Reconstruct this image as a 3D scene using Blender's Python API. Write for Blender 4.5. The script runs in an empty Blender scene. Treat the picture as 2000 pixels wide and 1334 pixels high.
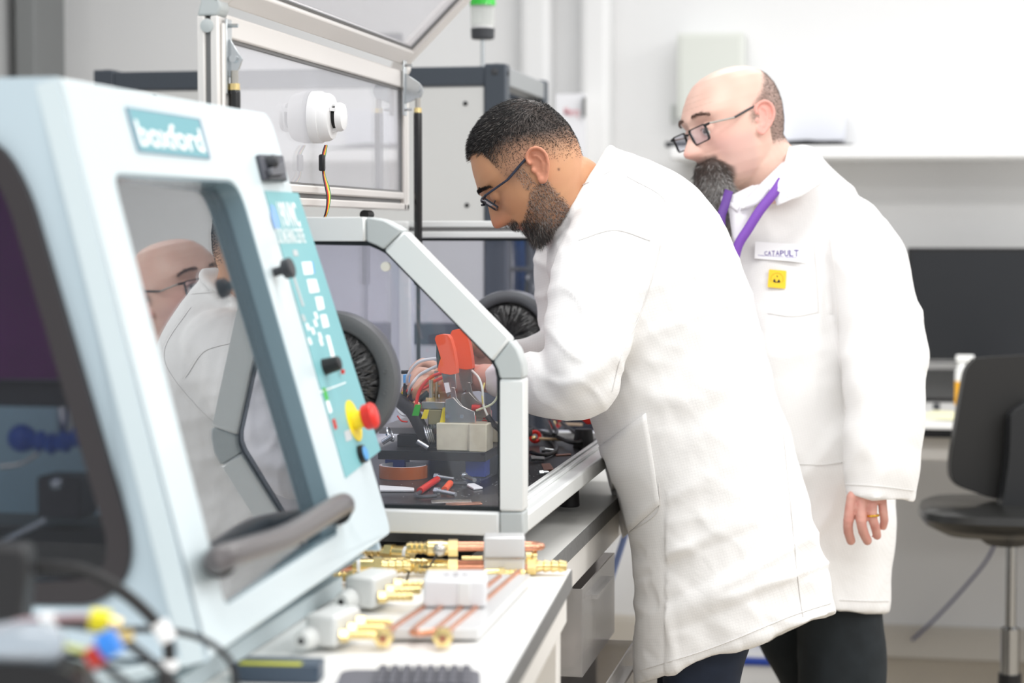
import bpy, bmesh, math, random
from mathutils import Vector, Matrix, noise
from mathutils.geometry import tessellate_polygon
V = Vector
rnd = random.Random(7)
scene = bpy.context.scene
COL = scene.collection
# ------------------------------------------------------------------ camera
FPX = 3889.0
YAW = math.radians(11.0)
PITCH = math.atan((667-450)/FPX)
CAM = V((0, 0, 1.46))
FWD = V((-math.sin(YAW)*math.cos(PITCH), math.cos(YAW)*math.cos(PITCH), -math.sin(PITCH)))
RGT = V((math.cos(YAW), math.sin(YAW), 0))
UPV = RGT.cross(FWD)
cd = bpy.data.cameras.new('camera'); cam = bpy.data.objects.new('camera', cd); COL.objects.link(cam)
cd.sensor_width = 36; cd.lens = 36*FPX/2000; cd.clip_end = 60
cam.matrix_world = Matrix.Translation(CAM) @ Matrix((RGT, UPV, -FWD)).transposed().to_4x4()
cd.dof.use_dof = True; cd.dof.focus_distance = 3.5; cd.dof.aperture_fstop = 2.9
scene.camera = cam
# ------------------------------------------------------------------ light
w = bpy.data.worlds.new('world'); scene.world = w; w.use_nodes = True
bg = w.node_tree.nodes['Background']; bg.inputs[0].default_value = (0.97, 0.985, 1, 1); bg.inputs[1].default_value = 0.86
def area(name, loc, size, power, rot=(0, 0, 0), col=(1, 0.99, 0.975)):
    l = bpy.data.lights.new(name, 'AREA'); l.shape = 'RECTANGLE'; l.size = size[0]; l.size_y = size[1]
    l.energy = power; l.color = col
    o = bpy.data.objects.new(name, l); COL.objects.link(o); o.location = loc; o.rotation_euler = rot
for lx in (-2.6, -0.4, 1.6, 3.4):
    for ly in (0.6, 3.0, 5.2):
        area('ceiling_panel_light', (lx, ly, 2.95), (1.2, 0.6), {-2.6: 8, -0.4: 25, 1.6: 33, 3.4: 32}[lx])
vs = scene.view_settings
scene.display_settings.display_device = 'sRGB'
vs.view_transform = 'Standard'; vs.look = 'None'; vs.gamma = 1; vs.use_curve_mapping = False
vs.exposure = -0.15
scene.cycles.max_bounces = 10; scene.cycles.transparent_max_bounces = 16
scene.cycles.use_denoising = True

# ------------------------------------------------------------------ pixel -> world helpers (frame 2000x1334)
def ray(px, py): return FWD + RGT*((px-1000)/FPX) + UPV*((667-py)/FPX)
def P(px, py, d): return CAM + ray(px, py)*d
def PY(px, py, Y): r = ray(px, py); return CAM + r*(Y/r.y)
def PX(px, py, X): r = ray(px, py); return CAM + r*(X/r.x)
def PZ(px, py, z): r = ray(px, py); return CAM + r*((z-CAM.z)/r.z)
def PP(px, py, o, n): r = ray(px, py); return CAM + r*((o-CAM).dot(n)/r.dot(n))
def lin(c): return tuple((x/255/12.92 if x/255 <= 0.04045 else ((x/255+0.055)/1.055)**2.4) for x in c)

# ------------------------------------------------------------------ materials
def mat(name, c, rough=0.5, metal=0.0, bump=0.0, bscale=40, var=0.0, trans=0.0, ior=1.45, alpha=1.0, emit=None, spec=0.5, coat=0.0, sss=0.0, sheen=0.0, noise_rough=0.0):
    m = bpy.data.materials.new(name); m.use_nodes = True
    nt = m.node_tree; b = nt.nodes['Principled BSDF']; L = nt.links
    lc = lin(c)
    b.inputs['Base Color'].default_value = (*lc, 1); b.inputs['Roughness'].default_value = rough
    b.inputs['Metallic'].default_value = metal; b.inputs['IOR'].default_value = ior
    b.inputs['Transmission Weight'].default_value = trans; b.inputs['Alpha'].default_value = alpha
    b.inputs['Specular IOR Level'].default_value = spec; b.inputs['Coat Weight'].default_value = coat
    b.inputs['Subsurface Weight'].default_value = sss; b.inputs['Subsurface Radius'].default_value = (0.01, 0.004, 0.002)
    b.inputs['Subsurface Scale'].default_value = 0.5
    b.inputs['Sheen Weight'].default_value = sheen
    if emit:
        b.inputs['Emission Color'].default_value = (*lin(emit[0]), 1); b.inputs['Emission Strength'].default_value = emit[1]
    tc = nt.nodes.new('ShaderNodeTexCoord')
    if bump or var or noise_rough:
        n = nt.nodes.new('ShaderNodeTexNoise'); n.inputs['Scale'].default_value = bscale; n.inputs['Detail'].default_value = 5
        L.new(tc.outputs['Object'], n.inputs['Vector'])
    if bump:
        bp = nt.nodes.new('ShaderNodeBump'); bp.inputs['Strength'].default_value = bump; bp.inputs['Distance'].default_value = 0.003
        L.new(n.outputs['Fac'], bp.inputs['Height']); L.new(bp.outputs[0], b.inputs['Normal'])
    if var:
        r = nt.nodes.new('ShaderNodeValToRGB'); r.color_ramp.elements[0].position = 0.3; r.color_ramp.elements[1].position = 0.7
        r.color_ramp.elements[0].color = (*[x*(1-var) for x in lc], 1); r.color_ramp.elements[1].color = (*[min(1, x*(1+var)) for x in lc], 1)
        L.new(n.outputs['Fac'], r.inputs[0]); L.new(r.outputs[0], b.inputs['Base Color'])
    return m
def pane_mat(name, tint, haze=0.1, hazec=(200, 200, 210), rough=0.0, ior=1.5):
    """thin clear sheet: tinted see-through + real fresnel reflection + a little haze of scratches"""
    m = bpy.data.materials.new(name); m.use_nodes = True; nt = m.node_tree; L = nt.links
    nt.nodes.remove(nt.nodes['Principled BSDF']); out = nt.nodes['Material Output']
    t = nt.nodes.new('ShaderNodeBsdfTransparent'); t.inputs[0].default_value = (*lin(tint), 1)
    d = nt.nodes.new('ShaderNodeBsdfDiffuse'); d.inputs[0].default_value = (*lin(hazec), 1)
    g = nt.nodes.new('ShaderNodeBsdfGlossy'); g.inputs['Roughness'].default_value = rough; g.inputs[0].default_value = (1, 1, 1, 1)
    f = nt.nodes.new('ShaderNodeFresnel'); ge = nt.nodes.new('ShaderNodeNewGeometry')
    ma = nt.nodes.new('ShaderNodeMath'); ma.operation = 'MULTIPLY_ADD'; ma.inputs[1].default_value = 1/ior-ior; ma.inputs[2].default_value = ior
    L.new(ge.outputs['Backfacing'], ma.inputs[0]); L.new(ma.outputs[0], f.inputs[0])
    a = nt.nodes.new('ShaderNodeMixShader'); a.inputs[0].default_value = haze
    L.new(t.outputs[0], a.inputs[1]); L.new(d.outputs[0], a.inputs[2])
    b = nt.nodes.new('ShaderNodeMixShader'); L.new(f.outputs[0], b.inputs[0]); L.new(a.outputs[0], b.inputs[1]); L.new(g.outputs[0], b.inputs[2])
    L.new(b.outputs[0], out.inputs[0]); return m

M = {}
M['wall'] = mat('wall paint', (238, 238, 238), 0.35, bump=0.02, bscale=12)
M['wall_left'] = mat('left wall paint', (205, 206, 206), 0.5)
M['floor'] = mat('floor vinyl', (178, 167, 150), 0.4, var=0.06, bscale=60)
M['skirt'] = mat('skirting', (214, 208, 198), 0.4)
M['alu'] = mat('anodised profile', (232, 234, 233), 0.32, metal=0.1, spec=0.6)
M['alu_rail'] = mat('profile warm', (232, 228, 224), 0.35, metal=0.1)
M['corner'] = mat('grey corner cap', (190, 195, 195), 0.5)
M['groove'] = mat('groove', (120, 120, 120), 0.6)
M['gasket'] = mat('black gasket', (28, 34, 38), 0.6)
M['black'] = mat('black plastic', (22, 22, 24), 0.4)
M['blackgl'] = mat('gloss black', (14, 14, 15), 0.22, coat=0.3)
M['rubber'] = mat('rubber', (30, 29, 30), 0.55)
M['board'] = mat('black board', (40, 39, 41), 0.28, var=0.2, bscale=18, bump=0.05)
M['ring'] = mat('grey port ring', (98, 100, 101), 0.45, var=0.05, bscale=300)
M['ring2'] = mat('metallic port ring', (110, 112, 116), 0.25, metal=0.3)
M['steel'] = mat('zinc steel', (200, 204, 206), 0.22, metal=0.9)
M['nickel'] = mat('nickel plate', (190, 186, 178), 0.25, metal=0.9)
M['brass'] = mat('brass', (238, 214, 152), 0.24, metal=0.92, var=0.12, bscale=60)
M['copper'] = mat('copper', (214, 152, 124), 0.26, metal=0.9, var=0.1, bscale=50)
M['white'] = mat('white plastic', (240, 240, 240), 0.35)
M['whitebench'] = mat('bench laminate', (246, 245, 242), 0.35)
M['bench2'] = mat('bench laminate grey', (226, 225, 221), 0.4)
M['edge'] = mat('bench edge', (112, 112, 112), 0.5, var=0.15, bscale=90)
M['frame'] = mat('bench frame', (236, 233, 228), 0.35)
M['slate'] = mat('slate powder coat', (62, 69, 78), 0.45, var=0.04, bscale=200)
M['panel'] = mat('rack panel', (208, 208, 206), 0.45)
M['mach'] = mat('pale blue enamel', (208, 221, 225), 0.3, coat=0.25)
M['mach2'] = mat('pale blue enamel shaded side', (190, 207, 216), 0.38)  # same enamel as the front, shade of the side faces put into the colour
M['machrim'] = mat('door rim', (122, 146, 156), 0.22, coat=0.5)
M['teal'] = mat('teal label', (124, 182, 188), 0.4)
M['teal2'] = mat('teal logo', (108, 166, 176), 0.4)
M['ink'] = mat('white ink', (246, 250, 250), 0.5)
M['inkg'] = mat('grey ink', (190, 196, 198), 0.5)
M['purple'] = mat('purple panel', (104, 22, 104), 0.5, var=0.25, bscale=5)
M['dgrey'] = mat('dark grey', (58, 60, 64), 0.5)
M['tube'] = mat('grey handle tube', (96, 92, 93), 0.3)
M['red'] = mat('red', (222, 48, 38), 0.3)
M['yellow'] = mat('yellow', (244, 222, 40), 0.4)
M['blue'] = mat('blue', (36, 72, 172), 0.45)
M['lblue'] = mat('light blue', (96, 168, 226), 0.4)
M['orange'] = mat('orange vinyl', (248, 92, 44), 0.35, sss=0.0)
M['green'] = mat('green', (52, 178, 52), 0.4)
M['glass_door'] = pane_mat('door glass', (210, 214, 218), 0.03, (170, 174, 180), 0.0, 2.5)
M['acryl'] = pane_mat('acrylic pane', (248, 248, 252), 0.03, (214, 214, 222), 0.0, 1.35)
M['acryl_lid'] = pane_mat('lid pane', (250, 250, 252), 0.20, (236, 236, 242), 0.0, 1.35)
M['acryl_far'] = pane_mat('far pane', (240, 240, 246), 0.03, (190, 192, 200), 0.0, 1.35)
M['window_near'] = pane_mat('side window', (222, 222, 226), 0.01, (90, 92, 98), 0.02, 1.3)

# ------------------------------------------------------------------ object helpers
def link(o): COL.objects.link(o); return o
def rootloc(o):
    while o.parent: o = o.parent
    return o.location.copy()
def empty(name, loc, label=None, cat=None, group=None):
    o = bpy.data.objects.new(name, None); o.empty_display_size = 0.05; link(o); o.location = loc
    if label: o['label'] = label
    if cat: o['category'] = cat
    if group: o['group'] = group
    return o
def tag(o, label=None, cat=None, group=None, kind=None):
    if label: o['label'] = label
    if cat: o['category'] = cat
    if group: o['group'] = group
    if kind: o['kind'] = kind
    return o
def frame_of(z, hint=V((0, 0, 1))):
    z = V(z).normalized()
    x = hint.cross(z)
    if x.length < 1e-4: x = V((1, 0, 0)).cross(z)
    if x.length < 1e-4: x = V((0, 1, 0)).cross(z)
    x.normalize(); y = z.cross(x)
    return x, y, z
class MB:
    def __init__(s): s.v = []; s.f = []; s.mi = []; s.cur = 0; s.mats = []
    def use(s, m):
        if m not in s.mats: s.mats.append(m)
        s.cur = s.mats.index(m); return s
    def add(s, vs, fs):
        o = len(s.v); s.v += [V(p) for p in vs]
        for f in fs: s.f.append([i+o for i in f]); s.mi.append(s.cur)
        return s
    def hexa(s, a):  # 8 corners, bottom 4 then top 4
        return s.add(a, [(0, 3, 2, 1), (4, 5, 6, 7), (0, 1, 5, 4), (1, 2, 6, 5), (2, 3, 7, 6), (3, 0, 4, 7)])
    def box(s, c, size, ax=None):
        c = V(c); x, y, z = ax if ax else (V((1, 0, 0)), V((0, 1, 0)), V((0, 0, 1)))
        h = [k/2 for k in size]
        p = [c + x*(h[0]*i) + y*(h[1]*j) + z*(h[2]*k) for k in (-1, 1) for i, j in ((-1, -1), (1, -1), (1, 1), (-1, 1))]
        return s.hexa(p)
    def aabb(s, a, b): return s.box([(a[i]+b[i])/2 for i in range(3)], [abs(b[i]-a[i]) for i in range(3)])
    def beam(s, a, b, w, h, hint=V((0, 0, 1))):
        a, b = V(a), V(b); x, y, z = frame_of(b-a, hint)
        return s.box((a+b)/2, (w, h, (b-a).length), (x, y, z))
    def prism(s, pts, ext):  # closed polygon extruded
        pts = [V(p) for p in pts]; ext = V(ext); n = len(pts)
        nrm = sum(((pts[i]-pts[0]).cross(pts[(i+1) % n]-pts[0]) for i in range(n)), V())
        if nrm.dot(ext) > 0: pts = pts[::-1]
        t = tessellate_polygon([pts])
        fs = [tuple(k) for k in t]
        vs = pts + [p+ext for p in pts]
        o = len(s.v); s.v += vs
        f0 = [(a, b, c) for a, b, c in fs]
        for f in f0:
            q = (pts[f[1]]-pts[f[0]]).cross(pts[f[2]]-pts[f[0]])
            if q.dot(ext) > 0: f = f[::-1]
            s.f.append([i+o for i in f]); s.mi.append(s.cur)
            s.f.append([i+n+o for i in f[::-1]]); s.mi.append(s.cur)
        for i in range(n):
            j = (i+1) % n; s.f.append([o+j, o+i, o+n+i, o+n+j][::-1] if False else [o+i, o+i+n, o+j+n, o+j]); s.mi.append(s.cur)
        return s
    def plate(s, outer, hole, ext):  # plate with one hole
        outer = [V(p) for p in outer]; hole = [V(p) for p in hole]; ext = V(ext)
        pts = outer+hole; n = len(pts); t = tessellate_polygon([outer, hole])
        o = len(s.v); s.v += pts+[p+ext for p in pts]
        for f in t:
            q = (pts[f[1]]-pts[f[0]]).cross(pts[f[2]]-pts[f[0]])
            if q.dot(ext) > 0: f = f[::-1]
            s.f.append([i+o for i in f]); s.mi.append(s.cur); s.f.append([i+n+o for i in f[::-1]]); s.mi.append(s.cur)
        for base, L in ((0, len(outer)), (len(outer), len(hole))):
            for i in range(L):
                a = base+i; b = base+(i+1) % L
                s.f.append([o+a, o+b, o+b+n, o+a+n]); s.mi.append(s.cur)
        return s
    def rings(s, rs, cap=True, closed=True):
        n = len(rs[0]); o = len(s.v)
        for r in rs: s.v += [V(p) for p in r]
        for k in range(len(rs)-1):
            for i in range(n if closed else n-1):
                j = (i+1) % n
                s.f.append([o+k*n+i, o+k*n+j, o+(k+1)*n+j, o+(k+1)*n+i]); s.mi.append(s.cur)
        if cap:
            s.f.append([o+i for i in range(n)][::-1]); s.mi.append(s.cur)
            s.f.append([o+(len(rs)-1)*n+i for i in range(n)]); s.mi.append(s.cur)
        return s
    def lathe(s, a, axis, prof, n=24, cap=True, hint=V((0, 0, 1))):  # prof: (t along axis, radius)
        x, y, z = frame_of(axis, hint); a = V(a)
        return s.rings([[a+z*t+(x*math.cos(2*math.pi*i/n)+y*math.sin(2*math.pi*i/n))*max(r, 1e-5) for i in range(n)] for t, r in prof], cap)
    def cyl(s, a, b, r, r2=None, n=20):
        a, b = V(a), V(b); return s.lathe(a, b-a, [(0, r), ((b-a).length, r if r2 is None else r2)], n)
    def tube(s, pts, r, n=10, cap=True):
        pts = [V(p) for p in pts]; rs = []; N = len(pts)
        rr = r if isinstance(r, (list, tuple)) else [r]*N
        t0 = (pts[1]-pts[0]).normalized(); x, y, _ = frame_of(t0)
        for i in range(N):
            t = (pts[min(i+1, N-1)]-pts[max(i-1, 0)]).normalized()
            x = (x - t*x.dot(t)).normalized(); y = t.cross(x)
            rs.append([pts[i]+(x*math.cos(2*math.pi*k/n)+y*math.sin(2*math.pi*k/n))*rr[i] for k in range(n)])
        return s.rings(rs, cap)
    def torus(s, c, axis, R, r, n=48, m=12, flat=1.0):
        x, y, z = frame_of(axis); c = V(c); rs = []
        for i in range(n+1):
            a = 2*math.pi*i/n; dr = x*math.cos(a)+y*math.sin(a)
            rs.append([c+dr*(R+r*math.cos(2*math.pi*k/m))+z*(r*flat*math.sin(2*math.pi*k/m)) for k in range(m)])
        return s.rings(rs, False)
    def ball(s, c, r, n=14, m=10, ax=None):
        c = V(c); x, y, z = ax if ax else (V((1, 0, 0)), V((0, 1, 0)), V((0, 0, 1)))
        rx, ry, rz = (r, r, r) if not isinstance(r, (tuple, list)) else r
        rs = []
        for j in range(m+1):
            a = math.pi*j/m - math.pi/2
            q = max(math.cos(a), 1e-3)
            rs.append([c+x*(rx*q*math.cos(2*math.pi*i/n))+y*(ry*q*math.sin(2*math.pi*i/n))+z*(rz*math.sin(a)) for i in range(n)])
        return s.rings(rs, True)
    def mesh(s, name, org=V((0, 0, 0))):
        me = bpy.data.meshes.new(name)
        me.from_pydata([tuple(p-org) for p in s.v], [], s.f)
        me.polygons.foreach_set('material_index', s.mi)
        me.update(); return me
    def build(s, name, m=None, parent=None, bevel=0.0, smooth=True, seg=2, sub=0, fix=True):
        org = rootloc(parent) if parent else None
        if org is None:
            lo = [min(p[i] for p in s.v) for i in range(3)]; hi = [max(p[i] for p in s.v) for i in range(3)]
            org = V(((lo[0]+hi[0])/2, (lo[1]+hi[1])/2, lo[2]))
        me = s.mesh(name, org)
        for k in (s.mats or [m or M['white']]): me.materials.append(k)
        if fix:
            bm = bmesh.new(); bm.from_mesh(me); bmesh.ops.recalc_face_normals(bm, faces=bm.faces); bm.to_mesh(me); bm.free()
        o = bpy.data.objects.new(name, me); link(o)
        if parent: o.parent = parent
        else: o.location = org
        if bevel:
            b = o.modifiers.new('bevel', 'BEVEL'); b.width = bevel; b.segments = seg; b.limit_method = 'ANGLE'; b.angle_limit = math.radians(35)
        if sub:
            b = o.modifiers.new('sub', 'SUBSURF'); b.levels = sub; b.render_levels = sub
        if smooth:
            me.polygons.foreach_set('use_smooth', [True]*len(me.polygons))
            try: me.set_sharp_from_angle(angle=math.radians(40))
            except Exception: pass
        return o
def circ(c, x, y, r, n=24, a0=0): return [c+x*(r*math.cos(a0+2*math.pi*i/n))+y*(r*math.sin(a0+2*math.pi*i/n)) for i in range(n)]
def bez(pts, n=8):  # Catmull-Rom through pts
    pts = [V(p) for p in pts]; out = []
    q = [pts[0]*2-pts[1]]+pts+[pts[-1]*2-pts[-2]]
    for i in range(1, len(q)-2):
        for k in range(n):
            t = k/n; a, b, c, d = q[i-1], q[i], q[i+1], q[i+2]
            out.append(0.5*((2*b)+(c-a)*t+(2*a-5*b+4*c-d)*t*t+(3*b-a-3*c+d)*t**3))
    out.append(pts[-1]); return out
def rrect(corners, rs, n=5):
    """round the corners of a 3D polygon"""
    out = []; N = len(corners)
    for i in range(N):
        p = V(corners[i]); a = V(corners[i-1])-p; b = V(corners[(i+1) % N])-p; r = rs[i] if isinstance(rs, (list, tuple)) else rs
        if r <= 0: out.append(p); continue
        s = p+a.normalized()*r; e = p+b.normalized()*r
        for k in range(n+1):
            t = k/n; out.append(s*(1-t)**2+p*(2*t*(1-t))+e*t*t)
    return out
def text(mb, s, org, ux, uy, size, bold=0.0, width=None, n=None):
    cu = bpy.data.curves.new('t', 'FONT'); cu.body = s; cu.size = 1; cu.offset = bold; cu.fill_mode = 'FRONT'; cu.resolution_u = 3
    ob = bpy.data.objects.new('t', cu); COL.objects.link(ob)
    dg = bpy.context.evaluated_depsgraph_get(); me = bpy.data.meshes.new_from_object(ob.evaluated_get(dg))
    xs = [v.co.x for v in me.vertices] or [0, 1]
    sx = size if width is None else width/(max(xs)-min(xs)); x0 = min(xs)
    ux, uy = V(ux).normalized(), V(uy).normalized()
    mb.add([V(org)+ux*((v.co.x-x0)*sx)+uy*(v.co.y*size) for v in me.vertices], [list(p.vertices) for p in me.polygons])
    bpy.data.objects.remove(ob); bpy.data.curves.remove(cu); bpy.data.meshes.remove(me)
    return mb
def struct(name, mb, m=None, **k):
    o = mb.build(name, m, **k); o['kind'] = 'structure'; return o
# ================================================================== ROOM
YW = 6.9
struct('floor', MB().aabb((-4.2, -1.5, -0.05), (4.5, YW, 0)), M['floor'], smooth=False)
struct('wall_back', MB().aabb((-4.2, YW, 0), (4.5, YW+0.12, 3.4)), M['wall'], smooth=False)
XL = PY(58, 100, YW-0.3).x
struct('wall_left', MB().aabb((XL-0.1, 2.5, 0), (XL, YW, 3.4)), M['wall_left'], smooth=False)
struct('baseboard_back', MB().aabb((-4.2, YW-0.02, 0), (4.5, YW, 0.11)).aabb((-4.2, YW-0.028, 0), (4.5, YW-0.02, 0.095)), M['skirt'], bevel=0.003)
# boxed columns and risers on the back wall
for i, (a, b, dp) in enumerate(((1012, 1076, 0.10), (1130, 1192, 0.13))):
    xa = PY(a, 100, YW-dp).x; xb = PY(b, 100, YW-dp).x
    struct('trim_%d' % (i+1), MB().aabb((xa, YW-dp, 0.11), (xb, YW, 3.4)), M['wall'], bevel=0.03, seg=4)
for i, (a, b) in enumerate(((76, 128),)):
    xa = PY(a, 100, YW-0.2).x; xb = PY(b, 100, YW-0.2).x; r = (xb-xa)/2
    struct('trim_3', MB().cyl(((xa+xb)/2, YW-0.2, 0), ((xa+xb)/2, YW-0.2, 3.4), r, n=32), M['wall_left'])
xa = PY(28, 100, YW-0.5).x; xb = PY(70, 100, YW-0.5).x
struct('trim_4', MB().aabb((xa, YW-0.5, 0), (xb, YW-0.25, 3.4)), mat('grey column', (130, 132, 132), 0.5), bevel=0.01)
# small wall cabinet behind the bearded man
c = empty('wall_cabinet', PY(1384, 210, YW-0.09), 'pale greenish white cabinet on the back wall, above and behind the bearded man', 'cabinet')
a = PY(1322, 64, YW-0.16); b = PY(1452, 230, YW-0.16)
mcab = mat('cabinet enamel', (226, 228, 222), 0.45)
MB().aabb((a.x, YW-0.16, b.z), (b.x, YW-0.002, a.z)).build('body', mcab, c, bevel=0.006)
MB().aabb((a.x+0.015, YW-0.168, b.z+0.015), (b.x-0.015, YW-0.16, a.z-0.015)).build('door', mat('cabinet door', (218, 221, 214), 0.5), c, bevel=0.002)
# picture-rail switch strip left of his face
tag(MB().aabb((PY(1310, 215, YW-0.02).x, YW-0.02, PY(1310, 240, YW).z), (PY(1318, 215, YW-0.02).x, YW-0.001, PY(1310, 205, YW).z)).build('wall_trunking', mat('trunking', (205, 208, 205), 0.5), bevel=0.002),
    'short grey vertical trunking piece on the back wall left of the bearded man', 'trunking')
# long ledge on the wall at the right
za = PY(1700, 283, 6.5).z; zb = PY(1700, 309, 6.5).z
x0 = PY(1308, 290, 6.5).x
sh = empty('wall_shelf', (2.5, 6.7, zb), 'long white wall shelf above the black monitor', 'shelf')
MB().aabb((x0, 6.5, zb), (4.4, YW-0.001, za)).build('shelf_board', M['white'], sh, bevel=0.006)
for xx in (x0+0.1, 1.4, 2.9):
    MB().prism([(xx, YW-0.002, zb), (xx, 6.58, zb), (xx, YW-0.002, zb-0.12)], (0.02, 0, 0)).build('bracket', M['white'], sh, bevel=0.002)
# items on the shelf
pa = PY(1535, 282, 6.58); pb = PY(1655, 282, 6.58)
bd = MB().prism([(pa.x, 6.56, za+0.001), (pb.x+0.02, 6.56, za+0.001), (pb.x+0.02, 6.56, za+0.006), (pa.x+0.07, 6.56, za+0.022), (pa.x, 6.56, za+0.018)], (0, 0.26, 0)).build('black_folder', M['black'], bevel=0.001)
tag(bd, 'thin black folder lying flat on the white wall shelf', 'folder')
t0 = PY(1500, 205, 6.72); t1 = PY(1650, 205, 6.72)
bx = MB().aabb((t0.x, 6.70, za+0.0225), (t1.x, 6.84, t0.z))
tag(bx.build('storage_box', mat('box white', (236, 238, 246), 0.5), bevel=0.004), 'white storage box on the wall shelf right behind the bald head', 'box')
# left end of shelf: small dark item + tray
pa = PY(1302, 285, 6.6); pb = PY(1345, 285, 6.6)
tag(MB().aabb((pa.x+0.0, 6.55, za+0.001), (pb.x, 6.75, za+0.018)).build('metal_tray', M['dgrey'], bevel=0.003), 'small dark metal tray at the left end of the wall shelf', 'tray')
# ---------------- desk at the right
yF, yB, zd = 5.78, 6.74, 0.90
xd0 = PY(1560, 825, yF).x
dk = empty('workbench', (3.0, 6.2, 0), 'white laboratory bench with a black front edge along the back wall, right side', 'workbench')
MB().aabb((xd0, yF, zd-0.006), (4.3, yB, zd)).build('worktop', M['whitebench'], dk)
MB().aabb((xd0, yF, zd-0.03), (4.3, yF+0.02, zd-0.006)).aabb((xd0, yF+0.02, zd-0.03), (4.3, yB, zd-0.006)).build('front_edge', M['black'], dk)
MB().aabb((xd0, yF+0.05, zd-0.1), (4.3, yF+0.07, zd-0.03)).build('apron', M['frame'], dk, bevel=0.002)
for xx in (xd0+0.03, 4.2):
    for yy in (yF+0.08, yB-0.06): MB().aabb((xx, yy-0.025, 0), (xx+0.05, yy+0.025, zd-0.03)).build('leg', M['frame'], dk, bevel=0.003)
# monitor
mo = empty('monitor', (PY(1960, 700, 6.45).x, 6.5, zd), 'large black monitor standing on the back bench at the right edge', 'monitor')
a = PY(1772, 484, 6.55); b = PY(2160, 712, 6.55)
MB().aabb((a.x, 6.55, b.z), (b.x, 6.59, a.z)).build('housing', M['black'], mo, bevel=0.004)
MB().aabb((a.x+0.012, 6.5485, b.z+0.016), (b.x-0.012, 6.55, a.z-0.012)).build('screen', mat('screen', (30, 32, 36), 0.35), mo)
MB().aabb((a.x+0.01, 6.547, b.z+0.004), (b.x-0.01, 6.5495, b.z+0.010)).build('bezel_line', M['groove'], mo)
mx = (a.x+b.x)/2
MB().aabb((mx-0.03, 6.592, zd+0.015), (mx+0.03, 6.63, a.z-0.12)).build('stand', M['black'], mo, bevel=0.004)
MB().aabb((mx-0.12, 6.53, zd+0.001), (mx+0.12, 6.7, zd+0.014)).build('foot', M['black'], mo, bevel=0.004)
# instrument box under the monitor
a = PY(1798, 716, 6.50); b = PY(2060, 776, 6.50)
ib = empty('instrument_case', ((a.x+b.x)/2, 6.66, zd), 'low dark grey instrument case on the back bench below the monitor', 'instrument')
MB().aabb((a.x-0.15, 6.61, zd+0.012), (mx-0.14, 6.70, a.z-0.02)).build('housing', mat('case grey', (74, 74, 74), 0.5), ib, bevel=0.004)
MB().aabb((a.x-0.13, 6.606, zd+0.03), (a.x+0.0, 6.61, a.z-0.03)).build('front_panel', mat('case light', (104, 102, 106), 0.5), ib, bevel=0.002)
MB().aabb((a.x-0.14, 6.62, zd+0.001), (mx-0.15, 6.69, zd+0.012)).build('foot_strip', M['black'], ib)
# papers, cable reel, books on the desk
def paper(px, py, w, d, rot, c, label, z=None):
    p = PZ(px, py, zd); x = V((math.cos(rot), math.sin(rot), 0)); y = V((-math.sin(rot), math.cos(rot), 0))
    z = zd+0.001 if z is None else z
    o = MB().box((p.x, p.y, z+0.001), (w, d, 0.0018), (x, y, V((0, 0, 1)))).build('paper_sheet', c, smooth=False)
    return tag(o, label, 'paper')
paper(1830, 812, 0.21, 0.30, 0.2, M['white'], 'white paper sheet on the back bench beside the coat sleeve')
paper(1868, 815, 0.21, 0.26, -0.3, mat('cream paper', (246, 244, 205), 0.6), 'cream yellowish paper sheet at the front edge of the back bench', zd+0.0035)
tag(MB().box(PZ(1829, 802, zd)+V((0, 0, 0.013)), (0.022, 0.03, 0.018)).build('binder_clip', M['dgrey'], bevel=0.003), 'tiny dark clip on the white papers of the back bench', 'clip')
p = PZ(1877, 804, zd)
bk = empty('spray_bottle', (p.x, p.y, zd), 'white bottle with an orange label on the back bench left of the chair', 'bottle')
MB().lathe((p.x, p.y, zd+0.001), (0, 0, 1), [(0, 0.016), (0.005, 0.02), (0.12, 0.02), (0.14, 0.014), (0.15, 0.012)], 20).build('body', M['white'], bk)
MB().lathe((p.x, p.y, zd+0.02), (0, 0, 1), [(0, 0.0205), (0.075, 0.0205)], 20, cap=False).build('label_band', mat('amber', (240, 176, 40), 0.4), bk)
MB().box((p.x+0.01, p.y, zd+0.165), (0.055, 0.022, 0.022)).build('spray_head', M['white'], bk, bevel=0.004)
p = PZ(1905, 803, zd)
rl = empty('tape_reel', (p.x, p.y, zd), 'white reel with a grey side standing on the back bench behind the chair', 'reel')
cc = V((p.x+0.02, p.y, zd+0.072))
MB().lathe(cc, (1, -0.35, 0), [(0, 0.03), (0.0, 0.07), (0.006, 0.07), (0.006, 0.05), (0.055, 0.05), (0.055, 0.07), (0.06, 0.07), (0.06, 0.03)], 32).build('spool', M['white'], rl)
MB().lathe(cc+V((-0.004, 0.0014, 0)), (1, -0.35, 0), [(0, 0.02), (0, 0.06), (0.003, 0.06)], 32).build('side_disc', M['groove'], rl)
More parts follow.
